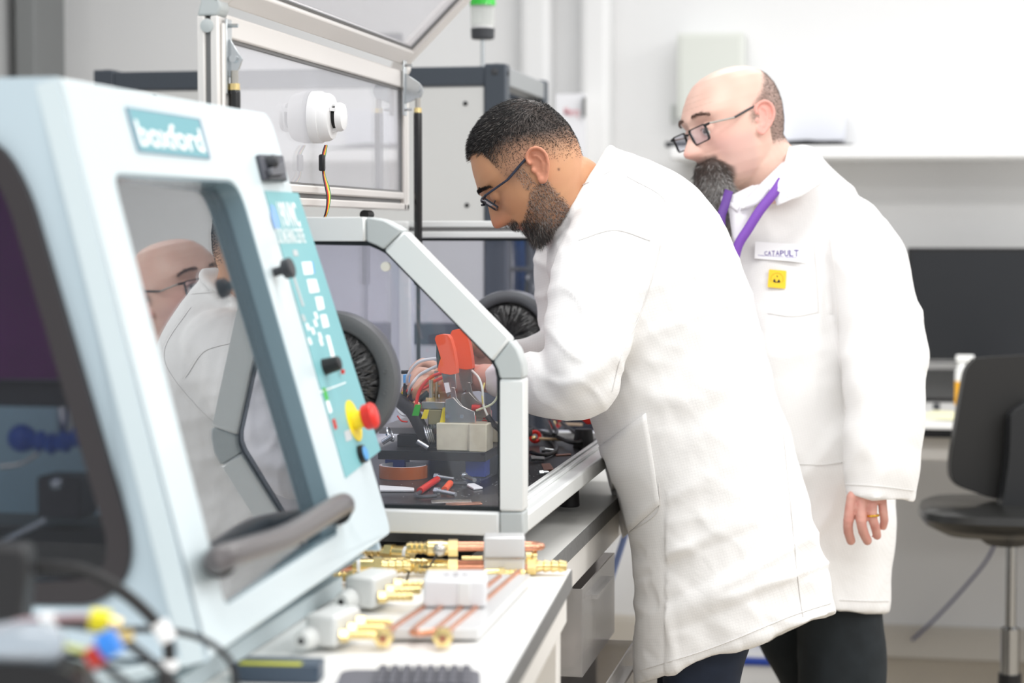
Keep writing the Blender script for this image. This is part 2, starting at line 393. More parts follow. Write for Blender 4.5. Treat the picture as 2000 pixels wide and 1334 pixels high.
# cables under the bench and behind
def cable(pts, r, m, name, label, cat='cable', n=8):
    o = MB().tube(bez(pts, 8), r, n).build(name, m); return tag(o, label, cat)
cable([PY(1782, 1250, 6.85), PY(1830, 1205, 6.80), PY(1890, 1140, 6.7), PY(1935, 1080, 6.6), PY(1960, 1000, 6.5), PY(1965, 900, 6.45), PY(1965, 864, 6.45)], 0.005, mat('indigo cable', (86, 88, 130), 0.5), 'network_cable', 'dark blue cable hanging from the back bench to the skirting, left of the chair')
cable([P(1180, 1175, 5.0), P(1200, 1110, 4.9), P(1222, 1040, 4.8), P(1235, 985, 4.7), P(1240, 920, 4.7)], 0.0085, mat('blue hose', (128, 152, 214), 0.4), 'blue_hose', 'pale blue hose hanging beneath the enclosure bench beside the front coat', 'hose')
cable([P(1095, 1140, 4.3), P(1125, 1112, 4.3), P(1148, 1075, 4.3), P(1160, 1030, 4.3), P(1160, 965, 4.35)], 0.011, M['blackgl'], 'black_hose', 'thick black hose hanging below the enclosure bench', 'hose')
# clear wall-mounted board with red word, behind the front man's head
mb = empty('notice_board', PY(1115, 220, 6.5), 'clear notice holder with a faded red word on the wall behind the front man\'s head', 'notice')
a = PY(1085, 184, 6.6); b = PY(1142, 330, 6.6)
MB().aabb((a.x, 6.6, b.z), (b.x, 6.63, a.z)).build('sheet', mat('notice sheet', (238, 238, 242), 0.4), mb, bevel=0.002)
MB().aabb((b.x-0.004, 6.57, PY(1142, 228, 6.6).z), (b.x+0.004, 6.6, PY(1142, 190, 6.6).z)).build('clip', M['groove'], mb, bevel=0.002)
MB().aabb((b.x-0.03, 6.63, b.z), (b.x-0.02, 6.8, a.z)).build('standoff', M['white'], mb)
q = PY(1102, 226, 6.599)
text(MB(), 'Mercy', q+V((0, -0.001, 0)), (1, 0, 0), (0, 0, 1), 0.04, 0.01, 0.052).build('red_word', mat('faded red', (226, 150, 158), 0.5), mb, smooth=False)
# floor storage bin far behind (blue rim) seen between the legs
f0 = P(1440, 1300, 6.3); fz = 0.0
bn = empty('storage_crate', (PY(1480, 1300, 6.3).x, 6.5, 0), 'white crate with a blue rim on the floor seen between the two men\'s legs', 'crate')
x0_, x1_ = PY(1395, 1315, 6.3).x, PY(1570, 1315, 6.3).x
zr = PY(1480, 1316, 6.3).z
if zr < 0.08: zr = 0.08
MB().aabb((x0_, 6.3, 0.0), (x1_, 6.62, zr)).build('tub', M['white'], bn, bevel=0.008)
MB().plate([(x0_-0.01, 6.29, zr+0.001), (x1_+0.01, 6.29, zr+0.001), (x1_+0.01, 6.63, zr+0.001), (x0_-0.01, 6.63, zr+0.001)], [(x0_+0.02, 6.32, zr+0.001), (x1_-0.02, 6.32, zr+0.001), (x1_-0.02, 6.6, zr+0.001), (x0_+0.02, 6.6, zr+0.001)], (0, 0, 0.02)).build('rim', M['blue'], bn, bevel=0.003)

# ---------------- rack cabinet
yR = 4.95
def rp(px, py): return PY(px, py, yR)
rx0, rx1 = rp(182, 140).x, rp(988, 130).x; rz1 = rp(960, 124).z; D = 0.62
rk = empty('equipment_rack', ((rx0+rx1)/2, yR+D/2, 0), 'tall dark slate equipment rack with light grey panels behind the enclosure', 'rack')
bw = 0.056
for x in (rx0, rx1-bw):
    for y in (yR, yR+D-bw):
        MB().aabb((x, y, 0), (x+bw, y+bw, rz1)).build('post', M['slate'], rk, bevel=0.004)
        MB().lathe((x+bw/2, y+bw/2, rz1-0.001), (0, 0, 1), [(0, 0.012), (0.003, 0.01)], 16).build('post_cap', M['black'], rk)
bh = rp(900, 125).z-rp(900, 162).z
MB().aabb((rx0+bw, yR+0.002, rz1-0.006-bh), (rx1-bw, yR+bw, rz1-0.006)).build('top_beam', M['slate'], rk, bevel=0.003)
MB().aabb((rx0+bw, yR+D-bw, rz1-0.006-bh), (rx1-bw, yR+D-0.002, rz1-0.006)).build('top_beam', M['slate'], rk, bevel=0.003)
for x in (rx0+0.002, rx1-bw+0.002):
    MB().aabb((x, yR+bw, rz1-0.006-bh), (x+bw-0.004, yR+D-bw, rz1-0.006)).build('side_beam', mat('light slate', (150, 153, 155), 0.45), rk, bevel=0.003)
zb1 = rp(800, 632).z; zb0 = rp(800, 674).z
MB().aabb((rx0+bw, yR+0.002, zb0), (rx1-bw, yR+bw, zb1)).build('middle_beam', M['slate'], rk, bevel=0.003)
MB().aabb((rx0+bw, yR+0.002, 0.05), (rx1-bw, yR+bw, 0.10)).build('bottom_beam', M['slate'], rk, bevel=0.003)
MB().aabb((rx0+bw, yR+0.006, zb1+0.003), (rx1-bw-0.002, yR+0.02, rz1-0.010-bh)).build('upper_panel', M['panel'], rk, bevel=0.002)
MB().aabb((rx0+bw, yR+0.006, 0.105), (rx1-bw-0.002, yR+0.02, zb0-0.003)).build('lower_panel', M['panel'], rk, bevel=0.002)
for px, py in ((908, 202), (911, 401), (300, 190), (911, 590)):
    q = rp(px, py); MB().lathe((q.x, yR+0.006, q.z), (0, -1, 0), [(0, 0.006), (0.002, 0.006), (0.003, 0.003)], 14).build('panel_screw', M['black'], rk)
q = rp(966, 140); MB().lathe((q.x, yR, q.z), (0, -1, 0), [(0, 0.009), (0.002, 0.009), (0.003, 0.007)], 16).build('post_cap', M['dgrey'], rk)
q = rp(990, 140); MB().lathe((rx1, yR+bw/2, q.z), (1, 0, 0), [(0, 0.008), (0.003, 0.007)], 16).build('post_cap', M['dgrey'], rk)
MB().aabb((rx0+bw, yR+bw, 0.3), (rx1-bw, yR+D-bw, 0.33)).build('shelf', M['dgrey'], rk)
# second dark cage to the right of the rack (open frame with cables), seen behind the far pane
kx0 = PY(985, 500, 5.35).x; kx1 = PY(1130, 500, 5.35).x
kg = rk
zk = PY(1000, 300, 5.35).z
msl = mat('dull steel', (104, 108, 112), 0.4, metal=0.5)
for px in (990, 1032, 1060, 1090):
    x = PY(px, 500, 5.35).x; MB().aabb((x, 5.35, 0), (x+0.012, 5.37, PY(1000, 455, 5.35).z)).build('upright', msl, kg, bevel=0.002)
for py in (530, 640):
    z = PY(1030, py, 5.35).z; MB().aabb((kx0, 5.345, z), (kx1, 5.36, z+0.012)).build('crossbar', msl, kg, bevel=0.002)
MB().aabb((kx0-0.01, 5.55, 0.0), (kx1+0.02, 5.57, PY(1000, 452, 5.35).z)).build('inner_plate', mat('cage back', (38, 42, 52), 0.6), kg)
for nm, px0, px1, c, r in (('blue_cable', 1012, 1010, mat('deep blue', (24, 60, 104), 0.5), 0.018), ('yellow_cable', 1016, 1022, mat('mustard', (140, 130, 50), 0.5), 0.006), ('grey_cable', 1036, 1034, msl, 0.007)):
    MB().tube(bez([PY(px0, 455, 5.45), PY((px0+px1)/2+4, 540, 5.44), PY(px1, 640, 5.45), PY(px1-6, 760, 5.45)], 8), r, 8).build(nm, c, kg)
MB().tube(bez([PY(1030, 540, 5.40), PY(1042, 560, 5.39), PY(1036, 578, 5.39), PY(1025, 590, 5.40)], 6), 0.005, 8).build('grey_cable', M['alu'], kg)
# signal tower
b0 = P(943, 128, 5.15)
st = empty('signal_tower', (b0.x, b0.y, rz1), 'signal light with a green top lens standing on the dark equipment rack', 'signal light')
def sp(py): return P(943, py, 5.15).z
MB().lathe((b0.x, b0.y, rz1), (0, 0, 1), [(0, 0.012), (0.004, 0.012), (0.005, 0.0055), (sp(76)-rz1, 0.0055)], 14).build('pole', M['steel'], st)
MB().lathe((b0.x, b0.y, sp(77)), (0, 0, 1), [(0, 0.026), (0.002, 0.03), (sp(56)-sp(77), 0.031)], 24).build('base_housing', M['dgrey'], st)
MB().lathe((b0.x, b0.y, sp(56)), (0, 0, 1), [(0, 0.028), (sp(50)-sp(56), 0.028)], 24).build('seal', M['white'], st)
MB().lathe((b0.x, b0.y, sp(51)), (0, 0, 1), [(0, 0.031), (sp(12)-sp(51), 0.032)], 24).build('clear_lens', pane_mat('clear lens', (236, 238, 236), 0.35, (240, 240, 238), 0.1), st)
MB().lathe((b0.x, b0.y, sp(12)), (0, 0, 1), [(0, 0.034), (0.012, 0.033), (0.05, 0.032), (0.053, 0.02)], 24).build('green_lens', mat('green lens', (40, 190, 50), 0.2, coat=0.5), st)

# ---------------- chair
ch = empty('lab_chair', P(1960, 1130, 5.2)*1.0, 'black laboratory chair with a chrome gas column at the right edge', 'chair')
ch.location.z = 0
dC = 5.2
ax_ = RGT; 
def cp(px, py, dd=0.0): return P(px, py, dC+dd)
# backrest: rounded slab seen nearly face-on
outl = [(1905, 700), (1960, 696), (2050, 696), (2080, 740), (2080, 900), (2060, 968), (1960, 976), (1905, 962), (1868, 945), (1857, 915), (1865, 850), (1880, 760), (1888, 722)]
pts = bez([cp(*q, 0.05) for q in outl+outl[:1]], 4)[:-1]
mch = mat('chair shell', (30, 29, 28), 0.45)
MB().prism(pts, FWD*0.045).build('backrest', mch, ch, bevel=0.012, seg=3)
# spine bracket
MB().prism(bez([cp(1974, 812, -0.03), cp(1990, 797, -0.03), cp(2030, 795, -0.03), cp(2040, 1000, -0.03), cp(1990, 1060, -0.03), cp(1945, 1055, -0.03), cp(1955, 1000, -0.03), cp(1970, 900, -0.03), cp(1974, 812, -0.03)], 4)[:-1], FWD*0.06).build('back_support', mat('support', (30, 31, 33), 0.4), ch, bevel=0.01, seg=3)
# seat: rounded slab
sz = cp(1900, 1000).z
sc_ = cp(1965, 1010)
rs = []
for k, (dz, sc) in enumerate(((-0.055, 0.55), (-0.05, 0.72), (-0.025, 0.93), (-0.005, 1.0), (0.012, 0.98), (0.02, 0.9), (0.02, 0.4))):
    ring = []
    for i in range(40):
        a = 2*math.pi*i/40; ca, sa = math.cos(a), math.sin(a)
        ex = 0.225*sc*math.copysign(abs(ca)**0.55, ca); ey = 0.22*sc*math.copysign(abs(sa)**0.55, sa)
        ring.append(V((sc_.x, sc_.y, sz+dz)) + V((ex, ey, 0)))
    rs.append(ring)
MB().rings(rs).build('seat', mat('seat pad', (30, 30, 29), 0.3, coat=0.2), ch)
MB().lathe((sc_.x, sc_.y, sz-0.085), (0, 0, 1), [(0, 0.05), (0.03, 0.09), (0.032, 0.09)], 20).build('seat_mount', M['black'], ch)
MB().lathe((sc_.x+0.015, sc_.y, 0.30), (0, 0, 1), [(0, 0.025), (0.12, 0.025), (0.125, 0.014), (sz-0.085-0.30, 0.014)], 18).build('gas_column', mat('chrome', (170, 172, 174), 0.15, metal=1), ch)
MB().lathe((sc_.x+0.015, sc_.y, 0.08), (0, 0, 1), [(0, 0.035), (0.22, 0.03)], 18).build('hub', M['black'], ch)
for k in range(5):
    a = 2*math.pi*k/5+0.3; q = V((sc_.x+0.015, sc_.y, 0.12)); e = q+V((math.cos(a)*0.28, math.sin(a)*0.28, -0.05))
    lg = MB().beam(q, e, 0.04, 0.025).build('leg', M['black'], ch, bevel=0.006)
    MB().lathe(e+V((-0.012*math.sin(a), 0.012*math.cos(a), -0.04)), (math.sin(a), -math.cos(a), 0), [(0, 0.028), (0.024, 0.028)], 16).build('caster', M['black'], lg)
# ================================================================== GLOVEBOX ENCLOSURE
YN, YF = 2.93, 4.14          # near / far side planes
FW = 0.042
def bn_(px, py): return PY(px, py, YN)
zB = bn_(1020, 1048).z; XR = bn_(1022, 900).x; XL_ = -1.07
zT = bn_(715, 424).z
box = empty('glovebox_enclosure', ((XR+XL_)/2, (YN+YF)/2, zB-0.06), 'clear-sided glovebox enclosure of pale aluminium profile with its lid raised, in the middle', 'enclosure')
def side(yn, name, sub_pane, port=True):
    dy = FW; e = V((0, dy, 0))
    q = lambda px, py: V((bn_(px, py).x, yn, bn_(px, py).z))
    A = V((XL_, yn, zT)); Ai = V((XL_+FW, yn, zT-0.037))
    topo = [A, q(715, 424)]; 
    fr = empty(name, box.location); fr.parent = box; fr.location = (0, 0, 0)
    def part(nm, pts, m, ext=e, b=0.004): return MB().prism(pts, ext).build(nm, m, fr, bevel=b)
    xi = XL_+FW
    part('top_rail', [A, q(714, 424), q(714, 471), V((XL_, yn, q(700, 471).z))], M['alu'])
    part('corner_cap', [q(715, 423.5), q(745, 428), q(772, 441), q(786, 450), q(749, 487), q(734, 479), q(715, 471)], M['corner'], b=0.003)
    part('slant_rail', [q(787, 451), q(996, 664), q(963, 706), q(750, 488)], M['alu'])
    part('corner_cap', [q(997, 665), q(1010, 682), q(1021, 712), q(1022.5, 739), q(976, 739), q(972, 722), q(964, 706)], M['corner'], b=0.003)
    part('post', [q(976, 740), q(1022, 740), q(1022, 1000), q(976, 1000)], M['alu'])
    part('corner_cap', [q(976, 1001), q(1022, 1001), q(1022, 1048), q(976, 1048)], M['corner'], b=0.003)
    zb0, zb1 = zB, q(976, 1001).z
    part('bottom_rail', [V((XL_, yn, zb0)), q(975, 1048), q(975, 1001), V((XL_, yn, zb1))], M['alu'])
    part('back_post', [V((XL_, yn, zb1)), V((xi, yn, zb1)), V((xi, yn, zT-0.037)), V((XL_, yn, zT-0.037))], M['alu'])
    # gasket loop and pane
    inner = [V((xi, yn, q(700, 471).z)), q(715, 471.5), q(734, 479), q(749, 487), q(963, 706), q(972, 722), q(975.5, 741), q(975.5, 1000), V((xi, yn, zb1))]
    c = sum(inner, V())/len(inner)
    off = [p+(c-p).normalized()*0.007 for p in inner]
    y0 = V((0, 0.012, 0))
    MB().plate([p+y0 for p in inner], [p+y0 for p in off], (0, 0.012, 0)).build('gasket', M['gasket'], fr)
    pn = MB().prism([p+V((0, 0.016, 0)) for p in off], (0, 0.004, 0)).build('pane', M['acryl'] if yn == YN else M['acryl_far'], fr)
    return fr
fr_near = side(YN, 'side_frame', True)
def far_side(yn):
    q = lambda px, py: V((bn_(px, py).x, yn, bn_(px, py).z))
    fr = empty('side_frame', box.location); fr.parent = box; fr.location = (0, 0, 0)
    z1, z2 = zT, q(700, 471).z; zm = (z1+z2)/2
    def bx(nm, a, b, m=M['alu'], bv=0.003): return MB().aabb(a, b).build(nm, m, fr, bevel=bv)
    bx('top_rail', (XL_, yn, zm+0.004), (XR, yn+FW, z1)); bx('top_rail', (XL_, yn, z2), (XR, yn+FW, zm-0.004)); bx('rail_groove', (XL_+.004, yn+0.004, zm-0.005), (XR-.004, yn+FW-0.004, zm+0.005), M['groove'], 0)
    zb1 = q(976, 1001).z
    bx('bottom_rail', (XL_, yn, zB), (XR, yn+FW, zb1)); bx('back_post', (XL_, yn, zb1), (XL_+FW, yn+FW, z2)); bx('post', (XR-FW, yn, zb1), (XR, yn+FW, z2))
    bx('gasket', (XL_+FW, yn+0.010, z2-0.006), (XR-FW, yn+0.026, z2), M['gasket'], 0)
    bx('pane', (XL_+FW, yn+0.016, zb1), (XR-FW, yn+0.020, z2-0.006), M['acryl_far'], 0)
    return fr
fr_far = far_side(YF)
# white round stopper on the near pane
q = PY(748, 521, YN); MB().lathe((q.x, YN+0.02, q.z), (0, -1, 0), [(0, 0.0075), (0.006, 0.0075), (0.007, 0.005)], 18).build('stopper', mat('ivory stopper', (236, 232, 220), 0.5), box)
# base rails along Y
zb1 = bn_(900, 1001).z
yn2 = YN+FW; 
mbr = MB()
MB().aabb((XR-0.03, yn2, zB), (XR, YF, zb1-0.004)).build('base_rail', M['alu'], box, bevel=0.004)
MB().aabb((XR-0.034, yn2, zb1-0.004), (XR-0.026, YF, zb1+0.003)).build('track_lip', M['alu'], box, bevel=0.001)
MB().aabb((XR-0.048, yn2, zb1-0.006), (XR-0.040, YF, zb1+0.003)).build('track_lip', M['alu'], box, bevel=0.001)
MB().aabb((XR-0.040, yn2, zb1-0.012), (XR-0.034, YF, zb1-0.008)).build('track_groove', M['groove'], box)
MB().aabb((XL_, yn2, zB), (XL_+FW, YF, zb1)).build('back_rail', M['alu'], box, bevel=0.004)
MB().aabb((XL_, yn2, zT-0.04), (XL_+FW, YF, zT)).build('back_rail', M['alu'], box, bevel=0.004)
zFl = bn_(900, 990).z - 0.028
zFl = zb1-0.012
MB().aabb((XL_+FW, yn2, zB+0.004), (XR-0.048, YF, zFl)).build('floor_board', M['board'], box, bevel=0.001)
MB().aabb((XL_+0.015, yn2, zb1), (XL_+0.019, YF, zT-0.04)).build('back_pane', M['acryl_far'], box)
for x in (XR-0.055, XL_+0.06):
    for y in (YN+0.10, YF-0.45 if x > -0.7 else YF-0.1, ):
        MB().lathe((x, y, zB-0.0595), (0, 0, 1), [(0, 0.018), (0.002, 0.02), (0.035, 0.018), (0.0594, 0.018)], 20).build('foot', M['rubber'], box)
q = PY(1150, 985, 3.6)
# ---- glove ports
def port(c, R, r, yn, m, nm):
    """hollow ring on the pane with radial black bristles"""
    o = MB().lathe((c.x, yn, c.z), (0, -1, 0), [(-0.02, R-0.026), (0.012, R-0.026), (0.016, R-0.022), (0.018, R-0.010), (0.014, R-0.002), (0.0, R), (-0.02, R)], 72, cap=False).build('port_ring', m, box)
    MB().lathe((c.x, yn-0.004, c.z), (0, -1, 0), [(-0.012, R-0.024), (-0.012, 0.001)], 48, cap=False).build('membrane', M['blackgl'], o)
    b = MB()
    for k in range(900):
        a = rnd.uniform(0, 2*math.pi); L = rnd.uniform(0.35, 0.97); aa = a+rnd.uniform(-0.5, 0.5)
        p0 = V((c.x+math.cos(a)*(R-0.026), yn-0.004, c.z+math.sin(a)*(R-0.026)))
        p1 = V((c.x+math.cos(aa)*(R-0.026)*(1-L), yn-0.004-rnd.uniform(-0.02, 0.03), c.z+math.sin(aa)*(R-0.026)*(1-L)))
        pm = (p0+p1)/2+V((0, -rnd.uniform(0, 0.015), 0)); wv = (p1-p0).cross(V((0, 1, 0))).normalized()*0.0008
        b.add([p0-wv, p0+wv, pm+wv, p1, pm-wv, pm+V((0, -0.0005, 0))], [(0, 1, 2, 5), (0, 5, 4), (4, 5, 3), (5, 2, 3)])
    t = b.build('bristles', mat('bristle', (52, 52, 53), 0.25, spec=0.8), o, fix=False); t['kind'] = 'stuff'
    for dz in (-0.017, 0.017):
        a = math.atan2(dz, R-0.013); s_ = V((c.x+math.cos(a)*(R-0.014), yn-0.0165, c.z+math.sin(a)*(R-0.014)))
        MB().lathe(s_, (0, -1, 0), [(0, 0.0045), (0.002, 0.0045), (0.0022, 0.0025), (0.0015, 0.002)], 14).build('ring_screw', m, o)
    return o
cN = PY(640, 744, YN); RN = (PY(640, 608, YN).z-PY(640, 880, YN).z)/2
port(cN, RN, 0.03, YN+0.016, M['ring'], 'near')
cF = PY(992, 662, YF); port(cF, RN*0.97, 0.03, YF+0.016, M['ring2'], 'far')
# ---- raised lid
xl0, xl1 = PY(385, 200, YN).x, PY(427, 200, YN).x
lid = empty('lid', box.location); lid.parent = box; lid.location = (0, 0, 0)
ztop = PY(400, 30, YN).z; zlb = PY(800, 411, YF-0.02).z
yfar = YF-0.04
def lp(nm, a, b, m=M['alu_rail'], bv=0.003): return MB().aabb(a, b).build(nm, m, lid, bevel=bv)
hx = (xl0+xl1)/2
for (a, b) in ((xl0, hx-0.004), (hx+0.004, xl1)):
    lp('near_post', (a, YN, zlb+0.02), (b, YN+FW, ztop))
lp('post_groove', (hx-0.004, YN+0.006, zlb+0.02), (hx+0.004, YN+FW-0.004, ztop-0.003), M['groove'], 0)
q = PY(403, 50, YN); MB().lathe((hx, YN, q.z), (0, -1, 0), [(0, 0.0105), (0.002, 0.0105), (0.003, 0.009)], 24).build('groove_cap', M['corner'], lid)
lp('side_strip', (xl1, YN+0.010, zlb+0.02), (xl1+0.006, YN+0.020, ztop-0.01)); lp('side_strip', (xl1, YN+0.028, zlb+0.02), (xl1+0.006, YN+FW, ztop-0.01))
for (a, b) in ((yfar, yfar+0.018), (yfar+0.022, yfar+FW)):
    lp('far_post', (xl0, a, zlb), (xl1, b, ztop-0.0))
# bottom double rail along Y
zh = (PY(800, 411, yfar).z+PY(800, 383, yfar).z)/2; zt2 = PY(800, 376, yfar).z
zq = (zlb+zt2)/2
lp('bottom_rail', (xl0, YN+FW, zlb), (xl1, yfar+FW, zq-0.004)); lp('bottom_rail', (xl0, YN+FW, zq+0.004), (xl1, yfar, zt2))
lp('rail_groove', (xl0+0.004, YN+FW, zq-0.005), (xl1-0.008, yfar+0.03, zq+0.005), M['groove'], 0)
lp('top_rail', (xl0, YN+FW, ztop-0.030), (xl1, yfar, ztop+0.006))
MB().aabb((xl1-0.012, YN+FW, zt2), (xl1-0.008, yfar, ztop-0.030)).build('lid_pane', M['acryl_lid'], lid)
for z0, z1 in ((zt2, zt2+0.004), (ztop-0.035, ztop-0.030)): lp('pane_seal', (xl1-0.014, YN+FW, z0), (xl1-0.005, yfar, z1), M['groove'], 0)
lp('pane_seal', (xl1-0.014, yfar-0.006, zt2), (xl1-0.005, yfar, ztop-0.03), M['groove'], 0)
# corner caps + slanted frame going up to the right at 45 degrees
s = V((1, 0, 1)).normalized(); n_ = V((1, 0, -1)).normalized()
for yy in (YN, yfar):
    MB().prism([V((xl0, yy, ztop)), V((xl1, yy, ztop)), V((xl1+0.006, yy, ztop+0.012)), V((xl0+0.03, yy, ztop+0.045)), V((xl0+0.008, yy, ztop+0.028))], (0, FW, 0)).build('corner_cap', M['corner'] if yy == YN else M['alu_rail'], lid, bevel=0.004)
    st0 = V((xl0+0.019, yy+FW/2, ztop+0.029))
    MB().beam(st0, st0+s*0.36, 0.036, FW, hint=V((0, 1, 0))).build('slant_rail', M['alu_rail'], lid, bevel=0.004)
st0 = V((xl0+0.019, 0, ztop+0.029))
for t in (0.02, 0.34):
    a = st0+s*t
    MB().beam(a+V((0, YN+FW, 0)), a+V((0, yfar, 0)), 0.036, 0.036, hint=s).build('cross_rail', M['alu_rail'], lid, bevel=0.004)
a = st0+s*0.038; b = st0+s*0.322
MB().prism([a+V((0, YN+FW, 0)), a+V((0, yfar, 0)), b+V((0, yfar, 0)), b+V((0, YN+FW, 0))], n_*0.004).build('lid_pane', M['acryl_lid'], lid)
for t in (0.040,):
    a = st0+s*t+n_*0.006
    MB().beam(a+V((0, YN+FW, 0)), a+V((0, yfar, 0)), 0.004, 0.006, hint=s).build('pane_seal', M['groove'], lid)
a = st0+n_*0.006
MB().beam(a+s*0.04+V((0, yfar-0.004, 0)), a+s*0.32+V((0, yfar-0.004, 0)), 0.004, 0.008, hint=V((0, 1, 0))).build('pane_seal', M['groove'], lid)
# hinge feet between lid and box top
q1 = PY(595, 415, YN+0.4); q2 = PX(745, 414, (xl0+xl1)/2)
for yy in (3.35, 3.86):
    MB().aabb((xl0+0.004, yy-0.025, zT), (xl1, yy+0.025, zT+0.004)).build('hinge_plate', M['black'], lid)
    MB().cyl((hx, yy-0.022, (zT+zlb)/2), (hx, yy+0.022, (zT+zlb)/2), (zlb-zT)*0.42).build('hinge_barrel', M['rubber'], lid)
# gas struts + brackets
def strut(pt, yy, zbot):
    x, z1 = pt.x, pt.z
    g = MB().cyl((x, yy, z1), (x, yy, z1-0.02), 0.006).build('gas_strut', M['nickel'], box)
    MB().lathe((x, yy, z1-0.030), (0, 0, 1), [(0, 0.0085), (0.010, 0.008)], 20).build('brass_nut', M['brass'], g)
    MB().lathe((x, yy, z1-0.030), (0, 0, -1), [(0, 0.0085), (0.004, 0.0092), (0.36, 0.0088), (0.362, 0.006)], 20).build('cylinder', M['blackgl'], g)
    MB().cyl((x, yy, z1-0.39), (x, yy, zbot), 0.0042).build('piston_rod', M['dgrey'], g)
    zz = z1+0.024
    br = MB().prism([(xl1+0.006, yy-0.002, zz+0.03), (x+0.004, yy-0.002, zz+0.008), (x+0.014, yy-0.002, zz-0.006), (x+0.008, yy-0.002, zz-0.022), (xl1+0.006, yy-0.002, zz-0.036)], (0, 0.004, 0)).build('bracket', M['steel'], g, bevel=0.001)
    MB().aabb((xl1+0.004, yy-0.012, zz-0.06), (xl1+0.008, yy+0.012, zz+0.055)).build('mounting_plate', M['steel'], g, bevel=0.001)
    MB().cyl((x, yy-0.008, zz-0.006), (x, yy+0.008, zz-0.006), 0.006, n=12).build('pivot_pin', M['steel'], g)
    for dz in (0.045, -0.047): MB().cyl((xl1+0.008, yy, zz+dz), (xl1+0.022, yy, zz+dz), 0.0035, n=6).build('bracket_bolt', M['steel'], g)
strut(PY(458, 138, YN+0.03), YN+0.03, 1.12)
strut(PY(816, 192, YF-0.06), YF-0.06, 1.12)
# smoke detector on the lid pane
sx = xl1-0.0075; q = PX(612, 229, sx); q2 = PX(612, 178, sx); Rd = abs(q2.z-q.z)
det = empty('smoke_detector', q, 'round white smoke detector fixed to the clear raised lid', 'smoke detector')
MB().lathe(q, (1, 0, 0), [(0, Rd), (0.016, Rd), (0.018, Rd*0.98), (0.018, Rd*0.95), (0.030, Rd*0.92), (0.036, Rd*0.84), (0.038, Rd*0.5)], 48).build('housing', M['white'], det)
MB().lathe(q+V((0.038, 0, 0)), (1, 0, 0), [(0, Rd*0.42), (0.010, Rd*0.42)], 32).build('mesh_band', M['black'], det)
for k in range(3):
    a = 2*math.pi*k/3+0.5; u = V((0, math.cos(a), math.sin(a)))
    MB().beam(q+V((0.037, 0, 0))+u*Rd*0.52, q+V((0.048, 0, 0))+u*Rd*0.48, 0.012, 0.006).build('rib', M['white'], det)
MB().lathe(q+V((0.046, 0, 0)), (1, 0, 0), [(0, Rd*0.56), (0.005, Rd*0.56), (0.011, Rd*0.5), (0.013, Rd*0.3)], 32).build('cap', M['white'], det)
wr = empty('detector_wiring', q+V((0.02, 0, -Rd)), 'thin coloured wires with a black taped joint hanging from the white smoke detector', 'wires')
def lpx(px, py, dx=0.0): return PX(px, py, sx+0.02+dx)
MB().box(lpx(629, 318), (0.010, 0.014, 0.030)).build('taped_joint', M['black'], wr, bevel=0.003)
for k, (c, o1) in enumerate(((M['red'], 0), (M['yellow'], 2.5), (M['black'], -2.5), (mat('wire green', (40, 120, 84), 0.4), 4.5))):
    MB().tube(bez([lpx(636+o1*0.6, 284, 0.0), lpx(632+o1*0.8, 300, 0.002), lpx(631+o1*0.4, 318, 0.002), lpx(632+o1*0.5, 342, 0.002), lpx(638+o1*1.0, 366, 0.012), lpx(641+o1*0.9, 388, 0.02), lpx(636+o1*0.5, 419, 0.02), lpx(620+o1*0.5, 450, 0.0), lpx(606+o1*0.6, 490, -0.01)], 6), 0.0013, 6).build('wire', c, wr)

# ================================================================== CONTENTS OF THE BOX
zf = zFl+0.0008
def fz(px, py, h=0.0): return PZ(px, py, zf+h)
# black riser plate on blue blocks
def jx(px, py, Y): return PY(px, py, Y)
yb = 3.42
fx = empty('test_fixture', (PY(860, 880, yb+0.2).x, yb+0.2, zf), 'black plate on blue blocks carrying a clear resin block inside the enclosure', 'fixture')
zp0 = PY(860, 900, yb).z; zp1 = PY(860, 882, yb).z
xa, xb = PY(738, 890, yb).x, PY(948, 890, yb).x
MB().aabb((xa, yb, zp0), (xb, yb+0.46, zp1)).build('base_plate', mat('black acetal', (20, 21, 24), 0.3, bump=0.05, bscale=300), fx, bevel=0.001)
MB().aabb((xa+0.02, yb+0.06, zp1+0.0002), (xb-0.09, yb+0.4, zp1+0.022)).build('upper_plate', mat('black acetal 2', (26, 27, 30), 0.3), fx, bevel=0.001)
for px0, px1, yy in ((752, 790, yb+0.03), (909, 948, yb+0.03), (752, 790, yb+0.36), (905, 940, yb+0.36)):
    x0, x1 = PY(px0, 910, yb+0.03).x, PY(px1, 910, yb+0.03).x
    MB().aabb((x0, yy, zf), (x1, yy+0.04, zp0-0.0002)).build('blue_block', M['blue'], fx, bevel=0.001)
# resin block
mres = mat('cloudy resin', (250, 242, 214), 0.15, trans=0.25, ior=1.25, var=0.08, bscale=50)
yr = yb+0.012
def rb(px, py, Y=None): return PY(px, py, Y or yr)
zr0 = zp1+0.0004
def rblock(px0, px1, pyt, Y, dy, nm, wavy=True):
    x0, x1 = PY(px0, 850, Y).x, PY(px1, 850, Y).x; zt = PY(850, pyt, Y).z
    n = 14; pts = [V((x0, Y, zr0)), V((x1, Y, zr0)), V((x1, Y+0.008, zr0))]
    o = MB()
    poly = [V((x0, Y, zr0)), V((x0+(x1-x0)*0.62, Y, zr0)), V((x0+(x1-x0)*0.66, Y-0.008, zr0)), V((x1, Y-0.008, zr0)), V((x1, Y+dy, zr0)), V((x0, Y+dy, zr0))]
    o.prism(poly, (0, 0, zt-zr0)); return o.build(nm, mres, fx, bevel=0.002)
r1 = rblock(852, 952, 826, yr, 0.05, 'resin_block')
r2 = rblock(905, 978, 826, yr+0.16, 0.05, 'resin_block')
zt = PY(850, 826, yr).z
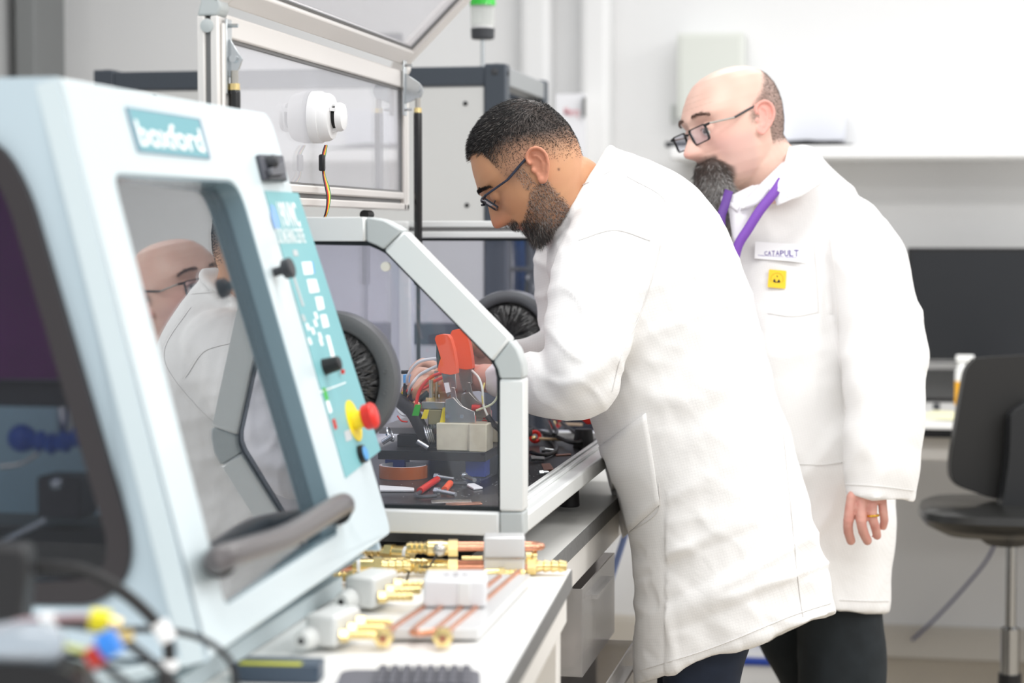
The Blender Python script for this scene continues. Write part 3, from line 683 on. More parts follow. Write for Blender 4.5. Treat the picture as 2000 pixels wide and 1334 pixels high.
for px, w_, h_ in ((872, 0.012, 0.03), (900, 0.016, 0.05), (925, 0.014, 0.035)):
    x = PY(px, 850, yr).x
    MB().cyl((x, yr+0.025, zt-0.004-h_), (x, yr+0.025, zt-0.004), w_/2, n=16).build('bore', mat('resin bore', (240, 236, 220), 0.3), r1)
q = rb(886, 822, yr+0.012); MB().lathe((q.x, q.y, zt), (0, 0, 1), [(0, 0.004), (0.006, 0.004), (0.007, 0.002)], 14).build('cap_screw', M['steel'], fx)
# metal plate + copper tube + studs on the left part
x0, x1 = PY(748, 850, yb+0.1).x, PY(856, 850, yb+0.1).x
zup = zp1+0.0224
MB().aabb((x0, yb+0.07, zup), (x1, yb+0.33, zup+0.012)).build('cold_plate', mat('dull alu', (150, 146, 142), 0.35, metal=0.6), fx, bevel=0.001)
MB().tube(bez([PY(792, 848, yb+0.08), PY(815, 847, yb+0.08), PY(845, 846, yb+0.09), PY(870, 845, yb+0.1)], 6), 0.006).build('copper_tube', M['copper'], fx)
MB().tube(bez([PY(820, 760, yb+0.26), PY(806, 745, yb+0.22), PY(790, 770, yb+0.2), PY(812, 792, yb+0.2), PY(850, 800, yb+0.2)], 6), 0.008).build('copper_tube', M['copper'], fx)
for px, pt, yy in ((842, 742, yb+0.06), (852, 724, yb+0.12), (840, 800, yb+0.06)):
    a = PY(px, pt, yy)
    MB().cyl((a.x, yy, zup+0.012), (a.x, yy, a.z), 0.0042, n=12).build('stud', M['nickel'], fx)
    MB().lathe((a.x, yy, PY(px, 783, yy).z), (0, 0, 1), [(0, 0.008), (0.006, 0.008)], 6).build('nut', M['brass'], fx)
a0, a1 = PY(822, 785, yb+0.03), PY(868, 800, yb+0.03)
mt_ = mat('yellowed acrylic', (170, 158, 110), 0.25, trans=0.3)
MB().aabb((a0.x, yb+0.035, a1.z), (a1.x, yb+0.11, a0.z)).build('clamp_plate', M['nickel'], fx, bevel=0.001)
MB().aabb((a0.x+0.012, yb+0.034, a1.z-0.028), (a1.x-0.006, yb+0.09, a1.z-0.001)).build('amber_block', mt_, fx, bevel=0.002)
MB().aabb((PY(858, 768, yb+.1).x, yb+0.1, PY(858, 800, yb+.1).z), (PY(880, 768, yb+.1).x, yb+0.2, PY(858, 765, yb+.1).z)).build('bus_block', mat('tan copper', (150, 120, 96), 0.35, metal=0.6), fx, bevel=0.002)
for (px0, px1, py0, py1, c) in ((862, 874, 796, 828, M['yellow']), (872, 880, 800, 826, M['green']), (808, 820, 790, 812, M['green']), (826, 836, 800, 818, M['yellow'])):
    a0, a1 = PY(px0, py0, yb+0.028), PY(px1, py1, yb+0.028)
    MB().prism([(a0.x+0.003, yb+0.026, a0.z), (a1.x+0.002, yb+0.026, a0.z), (a1.x-0.002, yb+0.026, a1.z), (a0.x-0.003, yb+0.026, a1.z)], (0, 0.004, 0)).build('tape_flag', c, fx)
# hose with clamp
hs = MB().tube(bez([PY(760, 765, yb+0.14), PY(786, 788, yb+0.09), PY(806, 806, yb+0.06), PY(820, 832, yb+0.045), PY(832, 858, yb+0.04)], 8), [0.0125]*33, 16)
ho = hs.build('coolant_hose', M['rubber'], fx)
a = PY(838, 852, yb+0.035)
for k in range(4): MB().torus(a+V((0.003*k-0.004, 0.002*k, 0.002)), (1, 0.2, 0.3), 0.017-0.001*k, 0.0017, 28, 6).build('hose_clip', M['steel'], ho)
MB().cyl(PY(815, 862, yb), PY(836, 875, yb), 0.0048, n=14).build('clip_screw', M['steel'], ho)
a = PY(762, 848, yb+0.02); MB().torus(a, (1, 0, 0.4), 0.013, 0.002, 24, 6).build('hose_clip', M['steel'], ho)
MB().cyl(PY(747, 864, yb), PY(766, 852, yb), 0.0048, n=14).build('clip_screw', M['steel'], ho)
# plugs
pl = MB().aabb((PY(787, 733, yb+.1).x, yb+0.1, PY(787, 748, yb+.1).z), (PY(800, 733, yb+.1).x, yb+0.115, PY(787, 732, yb+.1).z)).build('blue_plug', M['lblue'], fx, bevel=0.001)
a = PY(792, 749, yb+0.107); b = PY(790, 785, yb+0.107); MB().cyl(a, b, 0.004).build('plug_sleeve', M['black'], pl)
MB().tube([PY(836, 768, yb+.09), PY(818, 782, yb+.08)], 0.006).build('black_probe', M['black'], fx)
MB().ball(PY(811, 752, yb+.12), 0.008).build('black_probe', M['black'], fx)
# toggle clamps
def clamp(Y, dx, label, s=1.0):
    """vertical-handle toggle clamp: two side plates, black arm, orange grip. Drawn around photo coordinates of the near one."""
    def q(px, py, dy=0.0): return PY(px+dx[0], py+dx[1], Y+dy)
    r = empty('toggle_clamp', V((q(885, 826).x, Y, zt)), label, 'clamp', 'orange toggle clamps')
    base = [(869, 826), (869, 806), (870, 780), (885, 776), (900, 792), (914, 799), (927, 804), (929, 826)]
    for dy in (-0.012, 0.010): MB().prism([q(*p, dy) for p in base], (0, 0.002, 0)).build('side_plate', M['nickel'], r, bevel=0.0008)
    b1 = [q(914, 828), q(928, 828), q(928, 814), q(924, 807), q(917, 808), q(914, 815)]
    MB().prism([p+V((0, -0.009, 0)) for p in b1], (0, 0.018, 0)).build('red_link', M['red'], r, bevel=0.001)
    for a_ in ((877, 812), (905, 812)): 
        c_ = q(*a_); MB().cyl(c_+V((0, -0.0145, 0)), c_+V((0, 0.014, 0)), 0.0035, n=14).build('rivet', M['steel'], r)
    for dy in (-0.009, 0.0, 0.007):
        MB().prism([q(*p, dy) for p in [(880, 756), (888, 757), (892, 778), (905, 794), (922, 802), (926, 812), (920, 811), (902, 802), (886, 790), (880, 775)]], (0, 0.0025, 0)).build('link_arm', M['nickel'] if dy else M['black'], r, bevel=0.0006)
    for dy in (-0.008, 0.005): MB().prism([q(*p, dy) for p in [(862, 728), (889, 728), (892, 758), (880, 770), (874, 776), (868, 757)]], (0, 0.003, 0)).build('handle_plate', M['nickel'], r, bevel=0.0008)
    g = [(849, 662), (852, 655), (862, 653), (874, 654), (880, 662), (886, 684), (890, 708), (892, 730), (880, 732), (866, 730), (854, 724), (858, 706), (861, 700), (855, 680)]
    go = MB().prism([p for p in rrect([q(*p, -0.012) for p in g], 0.002, 2)], (0, 0.022, 0)).build('grip', M['orange'], r, bevel=0.005, seg=3)
    k = [(852, 674), (856, 690), (861, 702), (857, 716), (855, 724), (853, 712), (851, 694)]
    MB().prism([q(*p, -0.010) for p in k], (0, 0.018, 0)).build('grip_insert', M['dgrey'], r, bevel=0.002)
    return r
c1 = clamp(yr+0.02, (0, 0), 'orange-handled toggle clamp with its full handle in view, foremost of the clamps in the enclosure')
c2 = clamp(yr+0.09, (31, -10), 'orange-handled toggle clamp just right of and behind the foremost one')
c3 = clamp(yr+0.20, (29, -6), 'orange-handled toggle clamp mostly hidden behind the two others')
for o, s_ in ((c2, 1.04), (c3, 0.99)): pass
lb = MB().prism([PY(867, 748, yr+0.006), PY(876, 747, yr+0.006), PY(880, 765, yr+0.006), PY(871, 768, yr+0.006)], (0, 0.0012, 0)).build('tag_sticker', M['white'], c1)
# wires in the box
wires = [
 ('white_wire', M['white'], 0.0028, [(858, 700, .05), (830, 703, .06), (812, 712, .07), (797, 733, .08), (795, 750, .1)]),
 ('white_wire', M['white'], 0.0028, [(860, 712, .05), (838, 722, .05), (818, 734, .06), (804, 752, .06), (798, 768, .1)]),
 ('red_wire', M['red'], 0.0032, [(866, 728, .08), (845, 735, .08), (828, 750, .07), (817, 770, .06), (812, 795, .05)]),
 ('red_wire', M['red'], 0.0040, [(915, 727, .14), (935, 735, .13), (955, 750, .12), (972, 768, .12), (985, 780, .14)]),
 ('red_wire', M['red'], 0.0030, [(868, 736, .1), (848, 745, .1), (830, 758, .1), (800, 762, .1), (790, 768, .12)]),
 ('clear_wire', mat('clear wire', (228, 232, 222), 0.3), 0.0022, [(920, 722, .1), (935, 738, .06), (942, 760, .05), (944, 790, .05), (952, 812, .05)]),
 ('clear_wire', mat('pale green wire', (214, 222, 190), 0.3), 0.0020, [(925, 728, .1), (950, 728, .08), (972, 742, .06), (974, 765, .05), (962, 788, .05), (930, 802, .05)]),
 ('yellow_wire', mat('pale yellow wire', (226, 214, 130), 0.35), 0.0016, [(947, 745, .08), (942, 770, .05), (945, 795, .05), (955, 816, .05)]),
 ('black_wire', M['black'], 0.0035, [(784, 727, .14), (808, 727, .14), (826, 733, .14), (834, 745, .14)]),
 ('black_wire', M['black'], 0.0055, [(952, 812, .05), (960, 824, .05), (972, 836, .06), (990, 850, .08)]),
 ('blue_wire', M['lblue'], 0.0016, [(780, 842, .08), (766, 838, .08), (754, 850, .08)]),
 ('red_wire', M['red'], 0.0014, [(776, 812, .05), (784, 822, .05), (796, 824, .05)]),
 ('grey_wire', M['alu'], 0.0022, [(776, 800, .06), (786, 810, .06), (800, 812, .06)]),
]
for nm, m_, r_, pts in wires:
    MB().tube(bez([PY(a, b, yb+c) for a, b, c in pts], 7), r_, 8).build(nm, m_, fx)
MB().cyl(PY(922, 796, yb+.08), PY(938, 797, yb+.08), 0.0055).build('red_connector', M['red'], fx)
for k, (px, py, c) in enumerate(((800, 790, M['yellow']), (820, 780, M['copper']), (830, 772, M['nickel']), (846, 756, M['copper']), (862, 742, M['brass']), (792, 768, M['yellow']), (858, 748, M['lblue']), (905, 745, M['yellow']), (846, 778, M['brass']), (805, 775, M['purple']))):
    MB().box(PY(px, py, yb+0.13), (0.012, 0.01, 0.016), frame_of((math.sin(k), 0.3, math.cos(k*2)))).build('terminal', c, fx, bevel=0.001)
# amber tape roll
q = fz(788, 932); R1 = (fz(836, 932)-fz(740, 932)).length/2
tr = empty('tape_roll', (q.x, q.y+0.02, zf), 'roll of amber tape lying on the black board near the clear side pane', 'tape')
cq = V((q.x, q.y, zf))
zt_ = 0.022
MB().lathe(cq, (0, 0, 1), [(0, R1*0.94), (0, R1), (zt_, R1), (zt_, R1*0.94), (0, R1*0.94)], 48, cap=False).build('tape', mat('amber tape', (176, 92, 36), 0.15, coat=0.5), tr)
MB().lathe(cq, (0, 0, 1), [(0.0002, R1*0.9), (0.0002, R1*0.935), (zt_+0.0004, R1*0.935), (zt_+0.0004, R1*0.9), (0.0002, R1*0.9)], 48, cap=False).build('core', M['white'], tr)
# loose bolts etc.
def bolt(p0, p1, r, label, head=0.0065, socket=False):
    a = fz(*p0); b = fz(*p1); a.z = b.z = zf+head
    d = (b-a).normalized(); rt = empty('bolt', V((a.x, a.y, zf)), label, 'bolt')
    MB().lathe(a, d, [(0, head), (0.008, head)], 24 if socket else 6).build('head', M['steel'], rt)
    b2 = V((b.x, b.y, zf+r)); MB().tube([a+d*0.008, b2], r, 12).build('shank', M['steel'], rt)
bolt((849, 938), (887, 940), 0.0036, 'zinc bolt lying above the red hex key on the black board')
bolt((904, 936), (927, 942), 0.004, 'zinc bolt lying diagonally above the small white plate', socket=True)
bolt((850, 966), (890, 970), 0.0036, 'zinc bolt lying below the orange hex key')
bolt((1056, 885), (1080, 884), 0.0036, 'zinc bolt with round head in front of the black cable loops')
bolt((1036, 902), (1062, 901), 0.0045, 'light bolt just right of the corner post above the copper foil')
bolt((1052, 929), (1070, 928), 0.0045, 'short white stub lying near the front rail of the enclosure', 0.005)
def hexkey(pts, nm, c, lab, r=0.0034, grip=None):
    rt = empty('hex_key', fz(*pts[0]), lab, 'hex key')
    P_ = [fz(*p)+V((0, 0, r+0.001)) for p in pts]
    MB().tube(bez(P_, 6), r, 6).build('rod', M['dgrey'], rt)
    g = [fz(*p)+V((0, 0, 0.006)) for p in grip]
    MB().tube(g, 0.0058, 14).build('sleeve', c, rt)
hexkey([(852, 945), (818, 968), (812, 972), (820, 976), (852, 974)], '', M['red'], 'hex key with a red sleeve on the black board', grip=[(854, 943), (820, 966)])
hexkey([(912, 950), (884, 949), (880, 952), (868, 966)], '', M['orange'], 'hex key with an orange sleeve on the black board', grip=[(879, 951), (868, 964)])
p = fz(918, 951); tag(MB().prism([fz(908, 948), fz(926, 947), fz(943, 955), fz(925, 957)], (0, 0, 0.003)).build('ceramic_tile', M['white'], bevel=0.0006), 'small white flat tile right of the orange hex key', 'tile')
tag(MB().prism([fz(741, 952), fz(790, 955), fz(809, 957), fz(809, 961), fz(742, 961)], (0, 0, 0.004)).build('sachet', mat('sachet', (238, 238, 236), 0.35), bevel=0.001), 'white sachet strip at the left of the black board below the tape roll', 'sachet')
tag(MB().prism([fz(842, 980), fz(920, 979), fz(921, 983), fz(843, 985)], (0, 0, 0.003)).build('metal_strip', M['nickel'], bevel=0.0006), 'thin pale metal strip at the front of the black board', 'strip')
tag(MB().prism([fz(870, 985), fz(940, 982), fz(942, 986), fz(871, 989)], (0, 0, 0.002)).build('copper_strip', M['copper'], bevel=0.0006), 'thin copper strip beside the pale metal strip', 'strip')
tag(MB().prism([fz(1057, 907), fz(1074, 906), fz(1082, 918), fz(1062, 919)], (0, 0, 0.0015)).build('copper_foil', M['copper'], smooth=False), 'square of copper foil right of the corner post', 'foil')
tag(MB().prism([fz(1085, 889), fz(1115, 887), fz(1116, 889), fz(1086, 891)], (0, 0, 0.0015)).build('copper_sliver', M['copper'], smooth=False), 'thin copper sliver beyond the bolt under the front man\'s sleeve', 'strip')
tag(MB().box(fz(935, 925)+V((0, 0, 0.004)), (0.007, 0.005, 0.007)).build('nut', M['steel'], bevel=0.001), 'tiny metal nut beside the right blue block', 'nut')
# filings
fl = MB()
for k in range(220):
    p = fz(rnd.uniform(745, 1150), rnd.uniform(890, 985))
    if p.x > XR-0.06 or p.x < XL_+0.1 or p.y < yn2+0.01 or p.y > YF-0.05: continue
    a = rnd.uniform(0, 3); u = V((math.cos(a), math.sin(a), 0)); l = rnd.uniform(0.0006, 0.003)
    fl.box(p+V((0, 0, 0.0003)), (l, 0.0008, 0.0005), (u, V((-u.y, u.x, 0)), V((0, 0, 1))))
tag(fl.build('metal_filings', mat('filings', (170, 172, 174), 0.4), fix=False), 'pale metal filings scattered on the black board of the enclosure', 'filings', kind='stuff')
# cables, spring clamps under the arm
for i, (pts, lab) in enumerate((([(1037, 838), (1060, 852), (1078, 866), (1086, 880), (1082, 888), (1060, 895), (1037, 888)], 'black cable loop lying on the board under the front man\'s sleeve, nearest the corner post'),
               ([(1037, 852), (1060, 858), (1090, 868), (1115, 878), (1134, 876), (1134, 868), (1120, 856), (1105, 845), (1084, 826)], 'black cable loop reaching furthest right under the front man\'s sleeve'),
               ([(1063, 825), (1075, 840), (1082, 855), (1087, 866), (1080, 872), (1070, 850), (1060, 832)], 'black cable with white print beneath the front man\'s sleeve'))):
    cable([fz(*p)+V((0, 0, 0.005+0.0095*i)) for p in pts], 0.0042, M['rubber'], 'black_cable', lab)
for px, py, s_, lab in ((1084, 838, 1.0, 'red spring clamp with a wooden handle on the black board beneath the sleeve'), (1045, 868, 0.9, 'red and brass spring clamp beside the corner post')):
    p = fz(px, py); rt = empty('spring_clamp', p, lab, 'clamp')
    MB().torus(p+V((0, 0, 0.016)), (0.5, -1, 0.2), 0.011*s_, 0.0045*s_).build('red_body', M['red'], rt)
    MB().cyl(p+V((0.008, 0, 0.012)), p+V((0.06, 0.01, 0.01)), 0.003).build('handle', mat('beech', (214, 186, 146), 0.5), rt)
    MB().ball(p+V((0, -0.012, 0.014)), 0.005).build('brass_tip', M['brass'], rt)
p = PY(1135, 815, 3.95)
rt = empty('red_tool', V((p.x, p.y, zf)), 'red tool with a black foot at the far end of the enclosure behind the sleeve', 'tool')
MB().prism([PY(1118, 805, 3.95), PY(1160, 790, 3.95), PY(1170, 825, 3.95), PY(1146, 830, 3.95)], (0, 0.03, 0)).build('body', M['red'], rt, bevel=0.004)
q = PY(1140, 838, 3.965); MB().lathe((q.x, q.y, zf), (0, 0, 1), [(0, 0.022), (q.z-zf, 0.018)], 20).build('foot', M['rubber'], rt)
# ================================================================== MILLING MACHINE
Nt = P(110, 150, 2.10); Nb = P(402, 1292, 2.06)
Ft = P(527, 224, 2.72); Fb = P(762, 1042, 2.93)
u = ((Ft-Nt)+(Fb-Nb)); u.z = 0; u.normalize()
dn = (Nb-Nt); dn = (dn-u*dn.dot(u)).normalized()
n = dn.cross(u); 
if n.x < 0: n = -n
n.normalize(); O = Nt.copy()
def fp(px, py, h=0.0):  # point on the sloping front at height h above it
    return PP(px, py, O+n*h, n)
out = V((u.y, -u.x, 0)); out.normalize()       # horizontal, away from machine (+x)
def np_(px, py, dy=0.0): return PP(px, py, O-u*dy, u)  # near face plane
mroot = V(((Nt.x+Nb.x)/2-0.35, (Nb.y+Fb.y)/2, 0.956))
mc = empty('milling_machine', mroot, 'pale blue tabletop milling machine with sloping door at the left', 'machine')
nt_, ft_ = fp(110, 150), fp(527, 224); nb_, fb_ = fp(402, 1292), fp(762, 1042)
LEN = (ft_-nt_).dot(u); HS = (nb_-nt_).dot(dn)
def S(a, b, h=0.0): return O+u*a+dn*b+n*h
a0 = 0; a1 = max((ft_-O).dot(u), (fb_-O).dot(u)) ; b1 = ((nb_-O).dot(dn)+(fb_-O).dot(dn))/2
# opening
hole = rrect([fp(221, 338), fp(467, 352), fp(664, 1042), fp(441, 1184)], [0.022, 0.045, 0.02, 0.015], 6)
outer = rrect([fp(110, 150), fp(527, 222), fp(765, 1040), fp(402, 1292)], [0.0, 0.03, 0.02, 0.0], 4)
MB().plate(outer, hole, -n*0.026).build('front_door_panel', M['mach'], mc, bevel=0.004, seg=3, smooth=False)
# far door edge + body behind
near_out = []
TZ = nt_.z
# body shell: near side plate with window, top, back, far side, bottom
LX = -0.62
def N_(p, dx): return p - out*dx
bz = nb_.z
A = [nt_+u*0.001, nb_+u*0.001]
top_l = N_(nt_, 0.66); bot_l = N_(nb_, 0.80)
nf_outer = [nt_, nb_, bot_l, top_l]
wh = [np_(-260, 276), np_(-6, 276), np_(52, 372), np_(252, 1052), np_(246, 1120), np_(196, 1166), np_(-260, 1170)]
wh = rrect(wh, [0, 0.03, 0.03, 0.02, 0.02, 0.02, 0], 4)
def clampx(pts, lim): return pts
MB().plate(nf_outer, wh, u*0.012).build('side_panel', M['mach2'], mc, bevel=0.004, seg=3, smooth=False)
U = u*(a1-0.012)
# roof, far wall, back, sill
MB().prism([nt_-n*0.02+u*0.012, N_(nt_, 0.02)+u*0.012, top_l+u*0.012, top_l+u*0.012-V((0, 0, 0.012)), N_(nt_, 0.02)+u*0.012-V((0, 0, 0.012))], u*(a1-0.02)).build('roof', M['mach'], mc)
fo = [p+u*(a1-0.012) for p in (nt_-n*0.006, nb_-n*0.006, bot_l, top_l)]
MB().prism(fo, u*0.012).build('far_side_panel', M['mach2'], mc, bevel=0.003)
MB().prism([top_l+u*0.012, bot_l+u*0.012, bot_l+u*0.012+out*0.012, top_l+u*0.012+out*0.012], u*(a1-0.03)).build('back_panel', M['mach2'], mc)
zt0 = 0.956
nb2, fb2 = nb_-n*0.004, fp(765, 1040)-n*0.004
D1, D2 = -out*0.030+V((0, 0, -0.016)), -out*0.13+V((0, 0, -0.030))
lower = MB(); tq = V((0, 0, 0.010))
lower.hexa([nb2+D2, fb2+D2, fb2, nb2, nb2+D2+tq, fb2+D2+tq, fb2+tq, nb2+tq]); lower.build('lower_sill', M['mach'], mc, bevel=0.003)
MB().prism([nb_+u*0.012-n*0.026, bot_l+u*0.012, bot_l+u*0.012-V((0, 0, 0.03)), N_(nb_, 0.10)+u*0.012-V((0, 0, 0.035)), ], u*(a1-0.02)).build('underbody', M['mach'], mc)
ft = [N_(nb_, 0.055)+u*0.03, bot_l+out*0.04+u*0.03]
MB().prism([V((p.x, p.y, z)) for p, z in ((ft[0], zt0), (ft[0], bz-0.036), (ft[1], bz-0.036), (ft[1], zt0))], u*(a1-0.06)).build('plinth', mat('machine plinth', (186, 198, 202), 0.5), mc)
# gasket around near window
wo = wh; cc = sum(wo, V())/len(wo)
wi = []
for i, p in enumerate(wo):
    a, b = wo[i-1], wo[(i+1) % len(wo)]; t = (b-a).normalized(); nn = t.cross(u); 
    if nn.dot(cc-p) < 0: nn = -nn
    wi.append(p+nn*0.020)
wo2 = [p-(q-p).normalized()*0.006 for p, q in zip(wo, wi)]
MB().plate([p-u*0.010 for p in wo2], [p-u*0.010 for p in wi], u*0.016).build('window_gasket', mat('window gasket', (52, 48, 50), 0.4), mc, bevel=0.004, seg=3)
MB().prism([p+u*0.004 for p in wo], u*0.003).build('side_window', M['window_near'], mc)
# door recess rim and glass
hc = sum(hole, V())/len(hole)
def inset(loop, d, ax):
    o = []
    L = len(loop); c = sum(loop, V())/L
    for i, p in enumerate(loop):
        t = (loop[(i+1) % L]-loop[i-1]).normalized(); nn = t.cross(ax)
        if nn.dot(c-p) < 0: nn = -nn
        o.append(p+nn*d)
    return o
h2 = inset(hole, 0.003, n)
MB().plate([p-n*0.002 for p in hole], [p-n*0.002 for p in h2], -n*0.036).build('door_rim', M['machrim'], mc)
gl = inset(hole, 0.002, n); bmx = max((p-O).dot(dn) for p in gl)
MB().prism([p-n*(0.0035+0.040*max(0, (p-O).dot(u)-.05)+0.007*(bmx-(p-O).dot(dn))) for p in gl], -n*0.003).build('door_glass', M['glass_door'], mc)
# second guard frame visible through the glass
h3 = inset(hole, 0.035, n); h4 = inset(hole, 0.050, n)
# ---- interior
inn = mat('cabinet inside', (150, 176, 186), 0.5)
ci = N_(nt_, 0.58)
MB().prism([PP(x_, y_, O+u*0.12, u) for x_, y_ in ((-150, 300), (108, 300), (205, 742), (-150, 742))], u*0.02).build('purple_guard', M['purple'], mc, bevel=0.003)
MB().prism([ci+u*0.30+V((0, 0, -0.02)), ci+u*0.30+V((0, 0, -0.58)), ci+u*0.30+V((0, 0, -0.58))+out*0.50, ci+u*0.30+V((0, 0, -0.02))+out*0.45], u*0.01).build('inner_wall', inn, mc)
def ip(px, py, a): return PP(px, py, O+u*a, u)
area('machine_fill_light', N_(nt_, 0.30)+u*0.18-V((0, 0, 0.03)), (0.3, 0.08), 1.2)  # added fill light under the roof, brightens the dim machine interior
a, b = ip(-60, 742, 0.16), ip(195, 790, 0.16)
MB().box((a+b)/2, (abs(b.x-a.x), 0.05, 0.03)).build('spindle_carriage', M['dgrey'], mc, bevel=0.004)
q = ip(125, 765, 0.15); MB().cyl(q, q-V((0, 0, 0.06)), 0.013, 0.008).build('spindle', M['steel'], mc)
q0 = [ip(x, y, 0.11) for x, y in ((42, 856), (70, 860), (110, 866), (160, 852), (215, 845))]
cb = MB(); pts = bez(q0, 6); cb.tube(pts, [0.0105+0.003*math.sin(i*1.9) for i in range(len(pts))], 12)
cb.build('coolant_hose', mat('blue hose', (38, 84, 168), 0.4), mc)
MB().ball(q0[0], 0.016).build('hose_nozzle', mat('blue nozzle', (30, 76, 160), 0.4), mc)
a, b = ip(88, 925, 0.14), ip(175, 1010, 0.14)
MB().box((a+b)/2, (abs(b.x-a.x), 0.05, abs(a.z-b.z))).build('vise', M['dgrey'], mc, bevel=0.004)
q = ip(110, 945, 0.10); MB().ball(q, 0.007).build('vise_knob', M['steel'], mc)
a, b = ip(-80, 1010, 0.18), ip(240, 1120, 0.18)
MB().box((a+b)/2, (abs(b.x-a.x), 0.10, abs(a.z-b.z))).build('work_table', mat('work table', (52, 56, 56), 0.5), mc, bevel=0.004)
MB().tube(bez([ip(0, 1060, 0.07), ip(40, 1040, 0.07), ip(90, 1015, 0.07)], 5), 0.003).build('feed_rod', M['steel'], mc)
MB().tube(bez([ip(0, 912, 0.07), ip(40, 906, 0.07), ip(75, 885, 0.07)], 5), 0.002).build('air_line', M['nickel'], mc)
# ---- door handle
hp = [fp(425, 1096, 0.012), fp(428, 1092, 0.035), fp(480, 1075, 0.042), fp(560, 1048, 0.042), fp(640, 1000, 0.042), fp(668, 985, 0.036), fp(672, 990, 0.01)]
hr = 0.0145
MB().tube(bez(hp, 7), [hr]*43, 18).build('door_handle', M['tube'], mc)
MB().cyl(fp(430, 1096, 0.0), fp(430, 1096, 0.03), 0.018).build('handle_mount', M['black'], mc)
MB().cyl(fp(662, 1000, 0.0), fp(662, 1000, 0.03), 0.016).build('handle_mount', M['black'], mc)
# ---- logo plate
lq = [fp(243, 209), fp(388, 233), fp(409, 311), fp(268, 297)]
lo = fp(268, 297); lu = (fp(409, 311)-lo); lv = (fp(243, 209)-lo)
lp_ = MB().prism([p+n*0.0002 for p in lq], n*0.0016).build('logo_plate', M['teal2'], mc, bevel=0.0004)
MB().plate([p+n*0.0019 for p in lq], [p*0.97+(sum(lq, V())/4)*0.03+n*0.0019 for p in lq], n*0.0003).build('logo_border', mat('logo border', (140, 132, 160), 0.5), lp_)
text(MB(), 'boxford', lo+lu*0.05+lv*0.16+n*0.0024, lu, lv, lv.length*0.80, 0.022, lu.length*0.90).build('logo_lettering', M['ink'], lp_, smooth=False)
# ---- control panel label
cq = [fp(516, 373), fp(581, 377), fp(742, 880), fp(674, 934)]
cpn = MB().prism([p+n*0.0002 for p in cq], n*0.001).build('control_label', M['teal'], mc)
def cpt(px, py, h=0.0014): return fp(px, py, h)
def lab(poly, m, nm, h=0.0014): return MB().prism([cpt(*p, h) for p in poly], n*0.0003).build(nm, m, cpn, smooth=False)
ux_ = (cpt(590, 380)-cpt(520, 380)); ux_ = u; uy_ = -dn
o_ = cpt(552, 442); wd = (cpt(588, 442)-o_).length
text(MB(), '190VMC', o_+n*0.0002, u, uy_, 0.050, 0.02, wd).build('model_lettering', M['ink'], cpn, smooth=False)
o_ = cpt(545, 475); wd = (cpt(598, 475)-o_).length
text(MB(), 'CNC MACHINING CENTRE', o_+n*0.0002, u, uy_, 0.030, 0.015, wd).build('subtitle_lettering', M['ink'], cpn, smooth=False)
lab([(528, 398), (536, 404), (544, 428), (546, 446), (536, 446), (530, 425)], mat('label blue', (136, 176, 226), 0.5), 'blue_mark')
for q in (([(589, 512), (608, 511), (612, 535), (594, 537)]), ([(599, 546), (617, 545), (624, 570), (605, 573)]), ([(615, 580), (629, 579), (634, 603), (621, 607)]), ([(625, 615), (637, 614), (643, 638), (631, 641)])):
    lab(q, M['ink'], 'white_label')
lab([(608, 511), (611, 511), (615, 534), (612, 535)], M['lblue'], 'blue_stripe')
lab([(636, 655), (643, 655), (655, 700), (648, 703)], M['ink'], 'white_label')
lab([(623, 765), (675, 746), (676, 748), (624, 768)], M['ink'], 'divider_line')
for a in ((565, 520, 590, 598), (567, 520, 592, 598)):
    lab([(a[0], a[1]), (a[0]+2.5, a[1]), (a[2]+2.5, a[3]), (a[2], a[3])], M['inkg'], 'diagram_line')
lab([(571, 488), (580, 488), (583, 500), (574, 500)], M['inkg'], 'diagram_mark')
for (x, y) in ((588, 615), (596, 632), (612, 610), (606, 640), (620, 650), (600, 660), (622, 662), (611, 625)):
    lab([(x, y), (x+5, y-1), (x+10, y+12), (x+5, y+14)], M['inkg'] if (x+y) % 2 else M['ink'], 'diagram_mark')
lab([(629, 758), (636, 757), (642, 780), (636, 783)], M['green'], 'green_strip'); lab([(636, 784), (642, 782), (649, 804), (643, 808)], M['ink'], 'white_label')
lab([(648, 820), (654, 817), (659, 836), (654, 840)], mat('dark red', (190, 60, 58), 0.4), 'red_strip')
lab([(672, 843), (684, 838), (688, 858), (676, 863)], M['inkg'], 'square_outline')
# ---- knobs
def knob(px, py, prof, m, nm, par=mc): return MB().lathe(fp(px, py, 0.001), n, prof, 28).build(nm, m, par)
es = knob(690, 822, [(0, 0.030), (0.0015, 0.030)], M['yellow'], 'emergency_stop_disc')
es.scale = (1, 1, 1)
e2 = knob(690, 822, [(0.0016, 0.014), (0.016, 0.012)], M['yellow'], 'emergency_stop_collar')
knob(690, 822, [(0.016, 0.016), (0.018, 0.018), (0.030, 0.019), (0.034, 0.016), (0.036, 0.010)], M['red'], 'emergency_stop_button')
knob(633, 717, [(0, 0.012), (0.002, 0.0115), (0.022, 0.010), (0.024, 0.008)], M['black'], 'override_knob')
q = fp(662, 728, 0.001); MB().box(q+n*0.006, (0.004, 0.006, 0.006)).build('red_pin', M['red'], mc)
kb = knob(703, 888, [(0, 0.013), (0.008, 0.0125)], M['black'], 'start_button_bezel'); knob(703, 888, [(0.008, 0.0105), (0.010, 0.009)], M['lblue'], 'start_button')
knob(536, 532, [(0, 0.006), (0.010, 0.006), (0.014, 0.013), (0.024, 0.014), (0.026, 0.012)], M['dgrey'], 'latch_knob')
